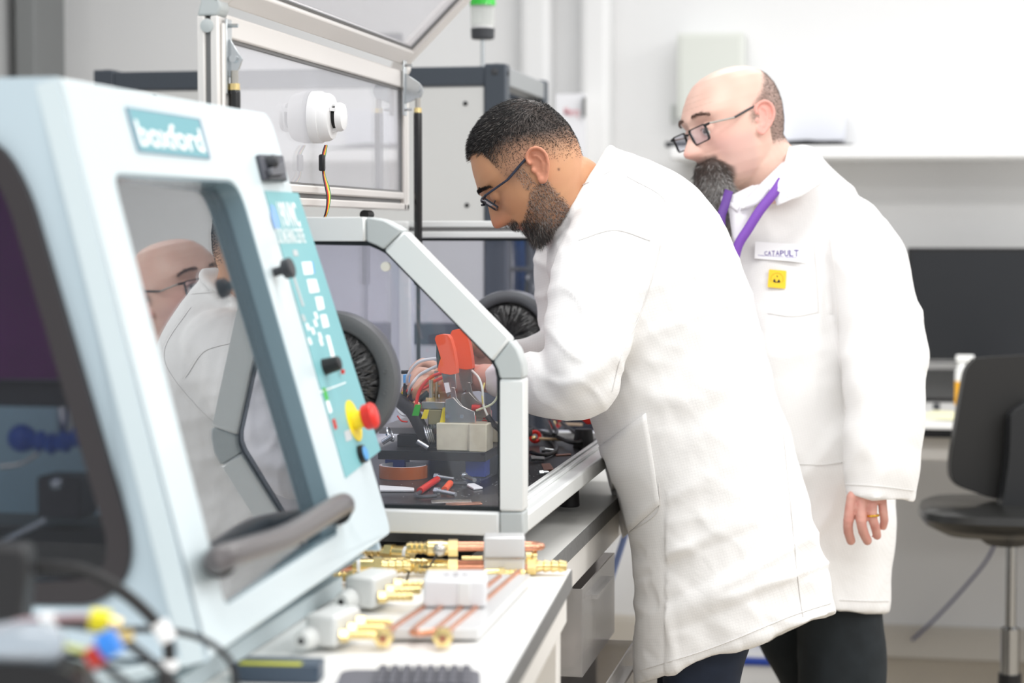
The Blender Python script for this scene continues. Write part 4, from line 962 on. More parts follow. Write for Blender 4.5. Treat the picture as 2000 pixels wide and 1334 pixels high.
# black connector block at the top right of the door
sq = [fp(498, 304), fp(545, 306), fp(554, 356), fp(510, 354)]
sb = MB().prism(sq, n*0.007).build('switch_block', mat('grey bakelite', (78, 80, 88), 0.5), mc, bevel=0.002)
MB().lathe(fp(524, 318, 0.007), n, [(0, 0.010), (0.010, 0.009), (0.014, 0.006)], 20).build('socket', M['dgrey'], sb)
MB().prism([fp(518, 332, .007), fp(546, 318, .007), fp(548, 342, .007), fp(522, 346, .007)], n*0.008).build('socket_cover', mat('bakelite', (92, 94, 100), 0.5), sb, bevel=0.002)
MB().prism([fp(519, 348, .007), fp(550, 348, .007), fp(552, 353, .007), fp(521, 353, .007)], n*0.006).build('socket_lip', M['dgrey'], sb, bevel=0.001)
tag(MB().box(N_(nt_, 0.05)+u*0.78+V((0, 0, 0.0015)), (0.02, 0.02, 0.002)).build('sticker', M['white'], mc), None)
# ================================================================== TABLES
zBn = 0.93
XE = -0.545
bt = empty('enclosure_bench', (-1.0, 3.9, 0), 'white laminate bench with a grey edge carrying the glovebox enclosure', 'workbench')
MB().aabb((-1.75, 3.02, zBn-0.03), (XE, 4.75, zBn)).build('worktop', M['bench2'], bt)
MB().aabb((XE, 3.02, zBn-0.029), (XE+0.002, 4.75, zBn-0.001)).aabb((-1.75, 3.018, zBn-0.029), (XE, 3.02, zBn-0.001)).build('edge_strip', M['edge'], bt)
MB().aabb((XE-0.045, 3.06, zBn-0.085), (XE-0.002, 4.7, zBn-0.03)).build('frame_rail', M['frame'], bt, bevel=0.003)
MB().aabb((-1.7, 3.06, zBn-0.085), (XE-0.045, 3.10, zBn-0.03)).build('frame_rail', M['frame'], bt, bevel=0.003)
for x in (-1.7, XE-0.0425):
    for y in (3.06, 4.66): MB().aabb((x, y, 0), (x+0.04, y+0.04, zBn-0.085)).build('leg', M['frame'], bt, bevel=0.003)
# flat black sheet under the box, seen below the bottom rail
tag(MB().aabb((-0.90, 3.03, zBn+0.0006), (-0.68, 3.25, zBn+0.003)).build('black_sheet', M['rubber']), 'flat black sheet on the bench underneath the glovebox enclosure', 'mat')
# ---- front table
zFt = 0.954
C0 = PZ(1115, 1112, zFt); C1 = PZ(985, 1334, zFt)
td = (C0-C1).normalized(); tp = V((td.y, -td.x, 0))       # along depth, to the right
tb = empty('front_table', C0-td*1.0-tp*0.6, 'white table in the foreground with brass and copper parts and a grey edge', 'table')
tb.location.z = 0
def T(a, b, z): # a: to the left of the right edge, b: from the far edge towards the camera
    p = C0-tp*a-td*b; return V((p.x, p.y, z))
MB().prism([T(0, 0, zFt), T(0, 1.9, zFt), T(1.5, 1.9, zFt), T(1.5, 0, zFt)], (0, 0, -0.03)).build('worktop', M['whitebench'], tb)
MB().prism([T(0, 0, zFt-0.001), T(0, 1.9, zFt-0.001), T(-0.002, 1.9, zFt-0.001), T(-0.002, 0, zFt-0.001)], (0, 0, -0.028)).build('edge_strip', M['edge'], tb)
MB().prism([T(0.003, 0.03, zFt-0.03), T(0.003, 1.88, zFt-0.03), T(0.05, 1.88, zFt-0.03), T(0.05, 0.03, zFt-0.03)], (0, 0, -0.045)).build('frame_rail', M['frame'], tb, bevel=0.003)
MB().prism([T(0.012, 0.03, zFt-0.03), T(1.45, 0.03, zFt-0.03), T(1.45, 0.07, zFt-0.03), T(0.012, 0.07, zFt-0.03)], (0, 0, -0.045)).build('frame_rail', M['frame'], tb, bevel=0.003)
for a in (0.012, 1.41):
    for b in (0.03, 1.84): MB().prism([T(a, b, zFt-0.03), T(a+0.045, b, zFt-0.03), T(a+0.045, b+0.045, zFt-0.03), T(a, b+0.045, zFt-0.03)], (0, 0, -(zFt-0.03))).build('leg', M['frame'], tb, bevel=0.003)

def tz(px, py, h=0.0): return PZ(px, py, zFt+h)
def barb(mb, a, d, L, r, n_=4, hexr=None):
    """barbed hose tail from a along d"""
    prof = [(0, r)]
    for k in range(n_):
        t0 = L*k/n_; prof += [(t0+0.0005, r*1.12), (t0+L/n_*0.9, r*0.85)]
    prof.append((L, r*0.8)); mb.lathe(a, d, prof, 18)
    return mb
def fitting(px, py, ang, L, r, label, white_band=False, tee=False, copper=False, hz=None):
    p = tz(px, py); h = r*1.3 if hz is None else hz
    p.z = zFt+h; d = V((math.cos(ang), math.sin(ang), 0.0))
    rt = empty('brass_fitting', V((p.x, p.y, zFt)), label, 'fitting')
    barb(MB(), p, d, L*0.5, r*0.8).build('hose_tail', M['brass'], rt)
    MB().lathe(p, -d, [(0, r*1.25), (L*0.14, r*1.25)], 6).build('hex_nut', M['brass'], rt)
    MB().lathe(p-d*L*0.14, -d, [(0, r), (L*0.26, r), (L*0.36, r*0.9)], 20).build('body', M['brass'], rt)
    if tee:
        a = p-d*L*0.27; e = V((d.y, -d.x, 0))
        MB().lathe(a, e, [(0, r*0.9), (L*0.3, r*0.9), (L*0.3, r*0.55), (L*0.2, r*0.5)], 20, cap=False).build('branch', M['brass'], rt)
    if white_band: MB().lathe(p-d*L*0.36, -d, [(0, r*1.02), (L*0.06, r*1.02)], 20).build('sealing_tape', M['white'], rt)
    if copper: MB().lathe(p-d*L*0.42, -d, [(0, r*0.7), (L*0.3, r*0.7)], 16).build('copper_stub', M['copper'], rt)
    return rt
# cluster of fittings
fitting(755, 1096, 2.9, 0.09, 0.011, 'brass tee fitting with an open mouth beside the machine corner', True, True)
fitting(700, 1112, 2.2, 0.08, 0.010, 'brass fitting leaning under the machine corner', True)
fitting(716, 1092, 0.4, 0.07, 0.009, 'small brass fitting at the back of the pile below the machine corner')
fitting(683, 1142, 3.0, 0.055, 0.0085, 'ribbed brass hose tail left of the upper grey manifold', True)
fitting(745, 1128, 0.25, 0.085, 0.0125, 'thick brass fitting with white sealing tape behind the upper grey manifold', True, copper=True)
fitting(790, 1112, 0.15, 0.07, 0.008, 'short brass fitting between the tee fitting and the black wire loop')
fitting(985, 1134, 0.3, 0.06, 0.008, 'small brass fitting in front of the copper bends')
fitting(852, 1120, 0.1, 0.06, 0.007, 'slim brass fitting with sealing tape beside the thermocouple wire', True)
fitting(1047, 1124, 0.2, 0.09, 0.0105, 'long brass fitting with a white band at the far right corner of the front table', True)
# copper cooling module with block
p = tz(985, 1108); 
md = empty('cooling_module', p, 'bright metal block with copper tubes and two large brass couplings at the table corner', 'cooling module')
tx = (tz(1060, 1108)-tz(900, 1108)).normalized(); ty = V((-tx.y, tx.x, 0)); Z = V((0, 0, 1))
pb = tz(985, 1128)-ty*0.010
mblk = mat('milled aluminium', (214, 214, 214), 0.3, metal=0.35)
MB().box(pb+ty*0.035+Z*0.031, (0.060, 0.045, 0.056), (tx, ty, Z)).build('block', mblk, md, bevel=0.003)
MB().box(pb+ty*0.035+Z*0.028, (0.062, 0.047, 0.004), (tx, ty, Z)).build('joint_line', M['nickel'], md)
for dz in (0.014, 0.042):
    for dy in (0.02, 0.05):
        a = pb+ty*dy+Z*dz
        MB().cyl(a-tx*0.03, a-tx*0.068, 0.0048).build('copper_tube', M['copper'], md)
    a = pb+Z*dz
    MB().tube(bez([a+ty*0.02+tx*0.03, a+ty*0.022+tx*0.045, a+ty*0.035+tx*0.055, a+ty*0.048+tx*0.045, a+ty*0.05+tx*0.03], 6), 0.0052, 12).build('return_bend', M['copper'], md)
    c = a-tx*0.068+ty*0.02
    cp_ = MB().lathe(c, -tx, [(0, 0.0135), (0.014, 0.0135)], 6).build('coupling_nut', M['brass'], md)
    MB().lathe(c-tx*0.014, -tx, [(0, 0.010), (0.01, 0.0115), (0.03, 0.0115), (0.031, 0.009)], 22).build('coupling_body', M['brass'], md)
    barb(MB(), c-tx*0.045, -tx, 0.03, 0.0085).build('hose_tail', M['brass'], md)
MB().lathe(pb+Z*0.028+tx*0.032+ty*0.03, tx, [(0, 0.006), (0.008, 0.006), (0.01, 0.009), (0.016, 0.009)], 12).build('bleed_screw', M['brass'], md)
MB().cyl(pb+Z*0.028-tx*0.032+ty*0.015, pb+Z*0.028-tx*0.062+ty*0.015, 0.003).build('brass_rod', M['brass'], md)
# flat cold plate with copper pipe and square block
pl = [tz(748, 1256), tz(935, 1256), tz(1036, 1146), tz(905, 1146)]
cx = (pl[1]-pl[0]).normalized(); cy = (pl[3]-pl[0]); cy = (cy-cx*cy.dot(cx)); Ly = cy.length; cy.normalize(); Lx = (pl[1]-pl[0]).length
ct = empty('cold_plate', sum(pl, V())/4, 'flat aluminium cold plate with inlaid copper pipe and a white block on top', 'cold plate')
MB().prism([p+Z*0.004 for p in pl], Z*0.014).build('plate', mblk, ct, bevel=0.002)
mid = lambda s, t: pl[0]*(1-s)*(1-t)+pl[1]*s*(1-t)+pl[2]*s*t+pl[3]*(1-s)*t
zc = Z*0.0175
def pipe(pts): MB().tube(bez([mid(*p)+zc for p in pts], 6), 0.0042, 10).build('copper_pipe', M['copper'], ct)
pipe([(0.10, -0.1), (0.10, 0.1), (0.12, 0.5), (0.13, 0.95)])
pipe([(0.36, 0.95), (0.33, 0.5), (0.33, 0.02), (0.38, -0.06), (0.5, -0.06), (0.56, 0.02), (0.56, 0.5), (0.58, 0.95)])
pipe([(0.70, -0.1), (0.72, 0.1), (0.75, 0.5), (0.78, 1.05)])
for s_ in (0.10, 0.70):
    a = mid(s_, -0.10)+Z*0.016; d = -cy
    MB().lathe(a, d, [(-0.012, 0.010), (-0.004, 0.013), (0.008, 0.013)], 6).build('end_nut', M['brass'], ct)
    MB().lathe(a+d*0.008, d, [(0, 0.011), (0.004, 0.0105), (0.006, 0.005), (-0.002, 0.0042)], 20, cap=False).build('end_cap', M['brass'], ct)
    MB().lathe(a+d*0.007, d, [(0, 0.0042), (0.010, 0.0042), (0.010, 0.0025), (0.002, 0.002)], 16).build('pipe_end', M['copper'], ct)
bc = mid(0.42, 0.44)
MB().box(bc+Z*0.037, (0.082, 0.080, 0.036), (tx, ty, Z)).build('white_block', mat('milled light', (232, 233, 235), 0.32, metal=0.15), ct, bevel=0.004)
MB().box(bc+Z*0.037-ty*0.040+tx*0.012, (0.016, 0.004, 0.03), (tx, ty, Z)).build('block_notch', M['alu'], ct, bevel=0.001)
for dx, dy in ((-0.012, 0.0), (0.0, 0.01), (0.012, 0.0), (0.0, -0.01)): MB().lathe(bc+Z*0.0542+tx*dx+ty*dy, Z, [(0, 0.0045), (0.001, 0.0045), (0.0012, 0.003)], 14).build('port_screw', M['steel'], ct)
# two grey manifolds
def manifold(px, py, label, s=1.0, ang=0.0):
    p = tz(px, py); rt = empty('manifold', p, label, 'manifold', 'grey hose manifolds on the front table')
    ax = (tx*math.cos(ang)+ty*math.sin(ang)); ay = (-tx*math.sin(ang)+ty*math.cos(ang))
    dia = (ay*0.9+ax*0.35).normalized(); dx_ = V((dia.y, -dia.x, 0))
    mg = mat('manifold grey', (212, 214, 212), 0.35)
    MB().box(p+dia*0.03*s+Z*0.026*s, (0.042*s, 0.075*s, 0.040*s), (dx_, dia, Z)).build('body', mg, rt, bevel=0.006, seg=3)
    a = p-dia*0.008*s-dx_*0.012*s+Z*0.018*s
    MB().lathe(a, -dia, [(0, 0.014*s), (0.012*s, 0.013*s), (0.026*s, 0.010*s), (0.026*s, 0.004*s), (0.018*s, 0.003*s)], 22).build('nozzle', mg, rt)
    MB().lathe(a-dia*0.0255*s, -dia, [(0, 0.0042*s), (0.0006, 0.004*s)], 16).build('bore', M['black'], rt)
    for k in range(3):
        b = p+dia*(0.006+0.024*k)*s+dx_*0.021*s+Z*(0.020+0.004*k)*s
        MB().lathe(b, ax, [(0, 0.0085*s), (0.010*s, 0.0085*s)], 6).build('hex_nut', M['brass'], rt)
        barb(MB(), b+ax*0.010*s, ax, 0.034*s, 0.0052*s, 5).build('hose_tail', M['brass'], rt)
manifold(706, 1196, 'grey manifold block with brass hose tails, the farther one beside the copper plate', 1.05)
manifold(630, 1272, 'grey manifold block with brass hose tails, nearest the bottom left of the copper plate', 0.98)
# thermocouple / small gauge with black wire loop
th = empty('thermocouple_lead', tz(850, 1140), 'small round steel sensor with a thin black looped wire lying on the fittings', 'sensor')
MB().ball(tz(858, 1130)+Z*0.042, 0.010).build('sensor_body', M['nickel'], th)
MB().tube(bez([tz(854, 1131)+Z*0.036, tz(836, 1134)+Z*0.02, tz(808, 1122)+Z*0.012, tz(795, 1138)+Z*0.004, tz(810, 1151)+Z*0.003, tz(850, 1150)+Z*0.004, tz(858, 1140)+Z*0.004], 7), 0.0016, 8).build('lead', M['rubber'], th)
# keyboard at the bottom edge
kx = V((1, 0, 0))
ka = tz(655, 1334); kbx = tz(935, 1334)
kd = (kbx-ka).normalized(); ke = V((-kd.y, kd.x, 0))
kfar = tz(800, 1332)
wk = (kbx-ka).length
kb = empty('keyboard', kfar, 'dark grey keypad at the bottom edge of the front table', 'keyboard')
org = kfar - kd*(wk*0.48) 
MB().prism(rrect([org+Z*0.001, org+kd*wk*0.98+Z*0.001, org+kd*wk*0.98-ke*0.13+Z*0.001, org-ke*0.13+Z*0.001], 0.02, 4), Z*0.014).build('case', mat('keypad case', (96, 96, 104), 0.5), kb, bevel=0.003)
kw = wk*0.66/8
for r_ in range(5):
    for c_ in range(8):
        MB().box(org+kd*(wk*0.26+kw*(c_+0.5))-ke*(0.012+0.020*r_)+Z*0.018, (kw*0.84, 0.016, 0.007), (kd, ke, Z)).build('key', mat('key grey', (84, 84, 92), 0.45) if (r_+c_) == 0 else bpy.data.materials['key grey'], kb, bevel=0.002)
# dark case with yellow strip
cs = empty('tool_case', tz(520, 1320), 'dark navy case with a yellow strip at the bottom, beside the machine base', 'case')
o0 = tz(432, 1330); o1 = tz(628, 1334); dd = (o1-o0).normalized(); ee = V((-dd.y, dd.x, 0))
o0 = tz(450, 1334); W_ = 0.10
MB().prism(rrect([o0+Z*0.001, o0+dd*W_+Z*0.001, o0+dd*W_+ee*0.045+Z*0.001, o0+ee*0.045+dd*0.01+Z*0.001], 0.006, 3), Z*0.020).build('body', mat('navy case', (62, 76, 92), 0.4), cs, bevel=0.003)
MB().prism([o0+Z*0.0212+dd*0.01, o0+dd*W_*0.8+Z*0.0212, o0+dd*W_*0.8+ee*0.010+Z*0.0212, o0+dd*0.01+ee*0.010+Z*0.0212], Z*0.0015).build('yellow_strip', mat('yellow strip', (206, 206, 48), 0.4), cs)
# ---- drawers under the table
dr = empty('drawer_tower', P(1140, 1300, 3.75), 'clear plastic drawer tower standing on the floor behind the front table leg', 'drawer unit')
dr.location.z = 0
mdr = pane_mat('clear plastic', (226, 224, 224), 0.30, (226, 224, 222), 0.15, 1.4)
def dpt(px, py, d=3.6): return P(px, py, d)
q = dpt(1128, 1140); X0 = q.x-0.30; XX1 = dpt(1160, 1140).x; YY0 = 3.40; YY1 = 3.80
ztop_ = P(1130, 1135, 3.55).z
for k in range(4):
    z1 = ztop_-0.17*k; z0 = z1-0.155
    if z0 < 0.02: break
    off = 0.0 + (0.04 if k >= 1 else 0.0)
    d1 = MB()
    x1 = XX1+off; t = 0.003
    d1.aabb((x1-t, YY0, z0), (x1, YY1, z1)); d1.aabb((X0, YY0, z0), (x1-t, YY0+t, z1)); d1.aabb((X0, YY1-t, z0), (x1-t, YY1, z1)); d1.aabb((X0, YY0+t, z0), (x1-t, YY1-t, z0+t))
    d1.aabb((x1, YY0+0.10, z1-0.035), (x1+0.012, YY1-0.10, z1-0.028))
    dd_ = d1.build('drawer', mdr, dr)
MB().aabb((X0, YY0-0.006, 0.0), (X0+0.006, YY1+0.006, ztop_-0.02)).aabb((X0, YY0-0.008, 0), (XX1, YY0-0.003, 0.05)).aabb((X0, YY1+0.003, 0), (XX1, YY1+0.008, 0.05)).build('frame', mdr, dr)
tag(MB().aabb((XX1-0.06, YY0+0.02, ztop_-0.30), (XX1-0.005, YY0+0.12, ztop_-0.25)).build('yellow_packet', mat('lime packet', (206, 214, 70), 0.5)), 'small yellow-green packet inside the clear drawer tower', 'packet')
tag(MB().aabb((X0+0.05, YY0+0.03, ztop_-0.15), (XX1-0.02, YY0+0.3, ztop_-0.10)).build('parts_bag', mat('parts bag', (196, 186, 178), 0.5), bevel=0.01), 'beige bag of parts in the top drawer of the clear tower', 'bag')

# ================================================================== CABLES AND SMALL PARTS, BOTTOM LEFT
def fcable(pts, r, m, nm, label, extra=()):
    rt = empty(nm, P(*pts[0]), label, 'cable')
    MB().tube(bez([P(*p) for p in pts], 9), r, 12).build('sheath', m, rt)
    for a, b, rr, mm, n2 in extra: MB().tube([P(*a), P(*b)], rr, 14).build(n2, mm, rt)
    return rt
dk_ = 1.9
fcable([(40, 1108, dk_), (110, 1108, dk_), (165, 1116, dk_), (230, 1150, dk_), (290, 1200, dk_), (325, 1250, dk_), (330, 1290, dk_), (318, 1340, dk_), (300, 1420, dk_)], 0.0062, M['rubber'], 'power_cable', 'thick black cable arching in front of the machine with white sleeves',
       [((309, 1215, dk_), (330, 1252, dk_), 0.0085, M['white'], 'white_sleeve'), ((331, 1288, dk_), (330, 1308, dk_), 0.0082, M['white'], 'white_sleeve')])
fcable([(-20, 1225, 1.95), (60, 1218, 1.95), (150, 1222, 1.95), (240, 1229, 1.95), (320, 1231, 1.95), (390, 1246, 1.95), (440, 1280, 1.95), (458, 1320, 1.95), (460, 1400, 1.95)], 0.0036, M['rubber'], 'thin_cable', 'thin black cable running across the machine base towards the navy case')
fcable([(30, 1222, 1.8), (80, 1212, 1.8), (150, 1220, 1.8), (205, 1232, 1.8), (240, 1250, 1.8), (290, 1288, 1.8), (335, 1330, 1.8), (370, 1390, 1.8)], 0.0046, M['rubber'], 'lead', 'black lead with a gold ring terminal below the thick arching cable',
       [((226, 1247, 1.8), (258, 1240, 1.8), 0.006, M['brass'], 'gold_terminal')])
fcable([(-10, 1232, 1.75), (40, 1215, 1.75), (95, 1210, 1.75), (150, 1206, 1.75), (180, 1208, 1.75)], 0.0034, mat('mauve wire', (170, 140, 144), 0.5), 'wire', 'mauve wire with a yellow plug and white sleeve in the lower left corner',
       [((80, 1214, 1.75), (108, 1212, 1.75), 0.0075, M['white'], 'white_sleeve'), ((178, 1209, 1.75), (214, 1215, 1.75), 0.010, mat('yellow plug', (232, 220, 30), 0.4), 'yellow_plug'), ((214, 1216, 1.75), (236, 1222, 1.75), 0.006, M['brass'], 'gold_tip')])
fcable([(128, 1265, 1.7), (150, 1275, 1.7), (180, 1285, 1.7), (240, 1330, 1.7), (270, 1360, 1.7)], 0.0040, M['rubber'], 'lead', 'black lead ending in a red plug at the bottom left',
       [((174, 1290, 1.7), (200, 1276, 1.7), 0.0095, mat('dull red plug', (190, 52, 40), 0.4), 'red_plug'), ((128, 1265, 1.7), (172, 1276, 1.7), 0.004, mat('green yellow sleeve', (198, 204, 120), 0.4), 'striped_sleeve')])
fcable([(110, 1275, 1.72), (150, 1308, 1.72), (190, 1345, 1.72)], 0.0036, M['rubber'], 'lead', 'black lead leaving the clear plastic hood downwards')
tag(MB().tube([P(198, 1266, 1.7), P(228, 1248, 1.7)], 0.0115, 16).build('blue_plug', mat('blue plug', (52, 134, 226), 0.4)), 'bright blue plug between the yellow and the red plug', 'plug')
# clear hood and dark block
hd = MB(); rs = []
for px, ry in ((-40, 0.012), (-20, 0.017), (40, 0.020), (90, 0.019), (112, 0.015), (124, 0.008)):
    c_ = P(px, 1258, 1.68); rs.append([c_+UPV*(ry*math.sin(2*math.pi*k/20))+FWD*(ry*math.cos(2*math.pi*k/20)) for k in range(20)])
tag(hd.rings(rs).build('plastic_hood', pane_mat('hood plastic', (214, 220, 226), 0.45, (206, 214, 222), 0.1, 1.5)), 'translucent plastic hood over the cable ends in the lower left corner', 'cover')
bk0 = P(0, 1060, 1.85)
tag(MB().prism([P(-80, 1062, 1.85), P(44, 1066, 1.85), P(50, 1100, 1.85), P(40, 1222, 1.85), P(-80, 1240, 1.85)], FWD*0.05).build('black_box', mat('black box', (34, 34, 36), 0.5), bevel=0.006), 'dark grey box end at the left edge below the machine\'s side window', 'box')
tag(MB().prism(bez([P(-40, 1300, 1.66), P(30, 1296, 1.66), P(110, 1308, 1.66), P(150, 1330, 1.66), P(160, 1400, 1.66), P(-40, 1400, 1.66), P(-40, 1300, 1.66)], 3)[:-1], FWD*0.06).build('black_pouch', M['black'], bevel=0.01), 'black pouch at the very bottom left beneath the clear hood', 'pouch')
# ================================================================== PEOPLE
from mathutils.bvhtree import BVHTree
def voxmesh(mb, size, smooth=3, factor=0.5):
    me = mb.mesh('tmp'); bm = bmesh.new(); bm.from_mesh(me); bmesh.ops.recalc_face_normals(bm, faces=bm.faces); bm.to_mesh(me); bm.free()
    o = bpy.data.objects.new('tmp', me); COL.objects.link(o)
    r = o.modifiers.new('r', 'REMESH'); r.mode = 'VOXEL'; r.voxel_size = size; r.use_smooth_shade = True
    if smooth:
        s = o.modifiers.new('s', 'SMOOTH'); s.factor = factor; s.iterations = smooth
    dg = bpy.context.evaluated_depsgraph_get(); out = bpy.data.meshes.new_from_object(o.evaluated_get(dg))
    bpy.data.objects.remove(o); bpy.data.meshes.remove(me)
    return out
def mesh_obj(name, me, m, parent):
    org = rootloc(parent)
    for v in me.vertices: v.co -= org
    me.materials.clear()
    for k in (m if isinstance(m, list) else [m]): me.materials.append(k)
    me.polygons.foreach_set('use_smooth', [True]*len(me.polygons))
    o = bpy.data.objects.new(name, me); link(o); o.parent = parent; return o
def sell(c, a, b, e=2.2, n=40):
    out_ = []
    for i in range(n):
        t = 2*math.pi*i/n; ct, st_ = math.cos(t), math.sin(t)
        out_.append(c+a*math.copysign(abs(ct)**(2/e), ct)+b*math.copysign(abs(st_)**(2/e), st_))
    return out_
def ringset(rows, d, e=2.2, n=44, per=4):
    """rows: (xl,yl,xr,yr,half depth[,depth offset]) -> smoothly interpolated closed rings"""
    pts = [(P(r[0], r[1], d+(r[5] if len(r) > 5 else 0)), P(r[2], r[3], d+(r[5] if len(r) > 5 else 0)), r[4]) for r in rows]
    Ls = bez([p[0] for p in pts], per); Rs = bez([p[1] for p in pts], per); H = bez([V((p[2], 0, 0)) for p in pts], per)
    return [sell((a+b)/2, (b-a)/2, ((a+b)/2-CAM).normalized()*h.x, e, n) for a, b, h in zip(Ls, Rs, H)]
def limb(mb, pts, n=24, flat=1.0):
    """pts: (px,py,d,r) capsule chain"""
    c = bez([P(p[0], p[1], p[2]) for p in pts], 5); r = [q.x for q in bez([V((p[3], 0, 0)) for p in pts], 5)]
    mb.tube(c, r, n); mb.ball(c[0], r[0]*0.98, 20, 12); mb.ball(c[-1], r[-1]*0.98, 20, 12)
def ridged(p): return 1-abs(noise.noise(p))*2
def crease(p): return max(0, 1-abs(noise.noise(p))*4.5)
def wrinkle(me, fn):
    n_ = [v.normal.copy() for v in me.vertices]
    for v, nn in zip(me.vertices, n_): v.co += nn*fn(v.co, nn)
    me.update()
def cloth_mat(name, c, grid=True):
    m = bpy.data.materials.new(name); m.use_nodes = True; nt = m.node_tree; L = nt.links; b = nt.nodes['Principled BSDF']
    b.inputs['Roughness'].default_value = 0.75; b.inputs['Sheen Weight'].default_value = 0.1; b.inputs['Specular IOR Level'].default_value = 0.25
    tc = nt.nodes.new('ShaderNodeTexCoord')
    n1 = nt.nodes.new('ShaderNodeTexNoise'); n1.inputs['Scale'].default_value = 9; n1.inputs['Detail'].default_value = 6; n1.inputs['Distortion'].default_value = 0.6
    L.new(tc.outputs['Object'], n1.inputs['Vector'])
    n2 = nt.nodes.new('ShaderNodeTexNoise'); n2.inputs['Scale'].default_value = 500
    L.new(tc.outputs['Object'], n2.inputs['Vector'])
    ad = nt.nodes.new('ShaderNodeMath'); ad.operation = 'MULTIPLY_ADD'; ad.inputs[1].default_value = 0.04
    L.new(n2.outputs['Fac'], ad.inputs[0]); L.new(n1.outputs['Fac'], ad.inputs[2])
    bp = nt.nodes.new('ShaderNodeBump'); bp.inputs['Strength'].default_value = 0.30; bp.inputs['Distance'].default_value = 0.012
    L.new(ad.outputs[0], bp.inputs['Height']); L.new(bp.outputs[0], b.inputs['Normal'])
    col = lin(c)
    if grid:  # faint carbon grid woven into the cloth
        mp = nt.nodes.new('ShaderNodeMapping'); mp.inputs['Rotation'].default_value = (0.0, 0.25, 0.2)
        L.new(tc.outputs['Object'], mp.inputs[0]); sep = nt.nodes.new('ShaderNodeSeparateXYZ'); L.new(mp.outputs[0], sep.inputs[0])
        outs = []
        for ax in (0, 2):
            mu = nt.nodes.new('ShaderNodeMath'); mu.operation = 'MULTIPLY'; mu.inputs[1].default_value = 200; L.new(sep.outputs[ax], mu.inputs[0])
            fr = nt.nodes.new('ShaderNodeMath'); fr.operation = 'FRACT'; L.new(mu.outputs[0], fr.inputs[0])
            lt = nt.nodes.new('ShaderNodeMath'); lt.operation = 'LESS_THAN'; lt.inputs[1].default_value = 0.13; L.new(fr.outputs[0], lt.inputs[0]); outs.append(lt)
        mx = nt.nodes.new('ShaderNodeMath'); mx.operation = 'MAXIMUM'; L.new(outs[0].outputs[0], mx.inputs[0]); L.new(outs[1].outputs[0], mx.inputs[1])
        mi = nt.nodes.new('ShaderNodeMix'); mi.data_type = 'RGBA'; mi.inputs[6].default_value = (*col, 1); mi.inputs[7].default_value = (*[x*0.93 for x in col], 1)
        L.new(mx.outputs[0], mi.inputs[0]); L.new(mi.outputs[2], b.inputs['Base Color'])
    else: b.inputs['Base Color'].default_value = (*col, 1)
    return m
def attr_mat(name, rough=0.5, bump=0.15, bscale=350, sss=0.08, spec=0.45):
    m = bpy.data.materials.new(name); m.use_nodes = True; nt = m.node_tree; L = nt.links; b = nt.nodes['Principled BSDF']
    a = nt.nodes.new('ShaderNodeVertexColor'); a.layer_name = 'Col'; L.new(a.outputs[0], b.inputs['Base Color'])
    b.inputs['Roughness'].default_value = rough; b.inputs['Specular IOR Level'].default_value = spec
    b.inputs['Subsurface Weight'].default_value = sss; b.inputs['Subsurface Radius'].default_value = (1, 0.35, 0.2); b.inputs['Subsurface Scale'].default_value = 0.006
    tc = nt.nodes.new('ShaderNodeTexCoord'); n = nt.nodes.new('ShaderNodeTexNoise'); n.inputs['Scale'].default_value = bscale; n.inputs['Detail'].default_value = 4
    L.new(tc.outputs['Object'], n.inputs['Vector'])
    bp = nt.nodes.new('ShaderNodeBump'); bp.inputs['Strength'].default_value = bump; bp.inputs['Distance'].default_value = 0.001
    L.new(n.outputs['Fac'], bp.inputs['Height']); L.new(bp.outputs[0], b.inputs['Normal']); return m
M['coat'] = cloth_mat('white coat cloth', (240, 239, 238)); M['coat_plain'] = cloth_mat('white shirt cloth', (240, 239, 243), False)
M['skin'] = attr_mat('skin'); M['hair'] = attr_mat('hair strands', 0.5, 0, 100, 0)
def interp(tab, x):
    if x >= tab[0][0]: return tab[0][1]
    for (a, fa), (b, fb) in zip(tab, tab[1:]):
        if x >= b: 
            t = (a-x)/(a-b); return fa+(fb-fa)*t
    return tab[-1][1]
def gs(x, s): return math.exp(-(x/s)**2)
def smooth(t): t = max(0, min(1, t)); return t*t*(3-2*t)
WID = [(.142, .008), (.139, .026), (.133, .042), (.122, .056), (.105, .067), (.085, .0735), (.06, .077), (.03, .0775), (0, .0745), (-.02, .071), (-.04, .066), (-.06, .059), (-.078, .049), (-.090, .036), (-.098, .018), (-.101, .008)]
PROF_A = [(.142, -.01), (.139, .012), (.133, .032), (.122, .050), (.103, .066), (.08, .080), (.06, .0895), (.047, .0955), (.040, .0965), (.030, .094), (.0177, .0990), (.006, .105), (-.006, .111), (-.016, .1145), (-.0225, .1140), (-.028, .106), (-.0315, .0955), (-.040, .0925), (-.0470, .0915), (-.0505, .0865), (-.0530, .0815), (-.0570, .0850), (-.0620, .0820), (-.067, .0780), (-.074, .0795), (-.082, .077), (-.090, .066), (-.096, .048), (-.101, .02)]
BASE_A = [(.142, -.01), (.139, .012), (.133, .032), (.122, .050), (.103, .066), (.08, .080), (.06, .0895), (.045, .0925), (.03, .087), (.015, .0855), (0, .087), (-.02, .086), (-.035, .083), (-.05, .079), (-.065, .074), (-.08, .070), (-.090, .060), (-.096, .044), (-.101, .02)]
BACK_A = [(.142, -.012), (.139, -.040), (.133, -.058), (.122, -.076), (.103, -.092), (.08, -.103), (.055, -.108), (.03, -.108), (0, -.102), (-.02, -.094), (-.04, -.082), (-.06, -.068), (-.08, -.050), (-.09, -.035), (-.101, -.02)]
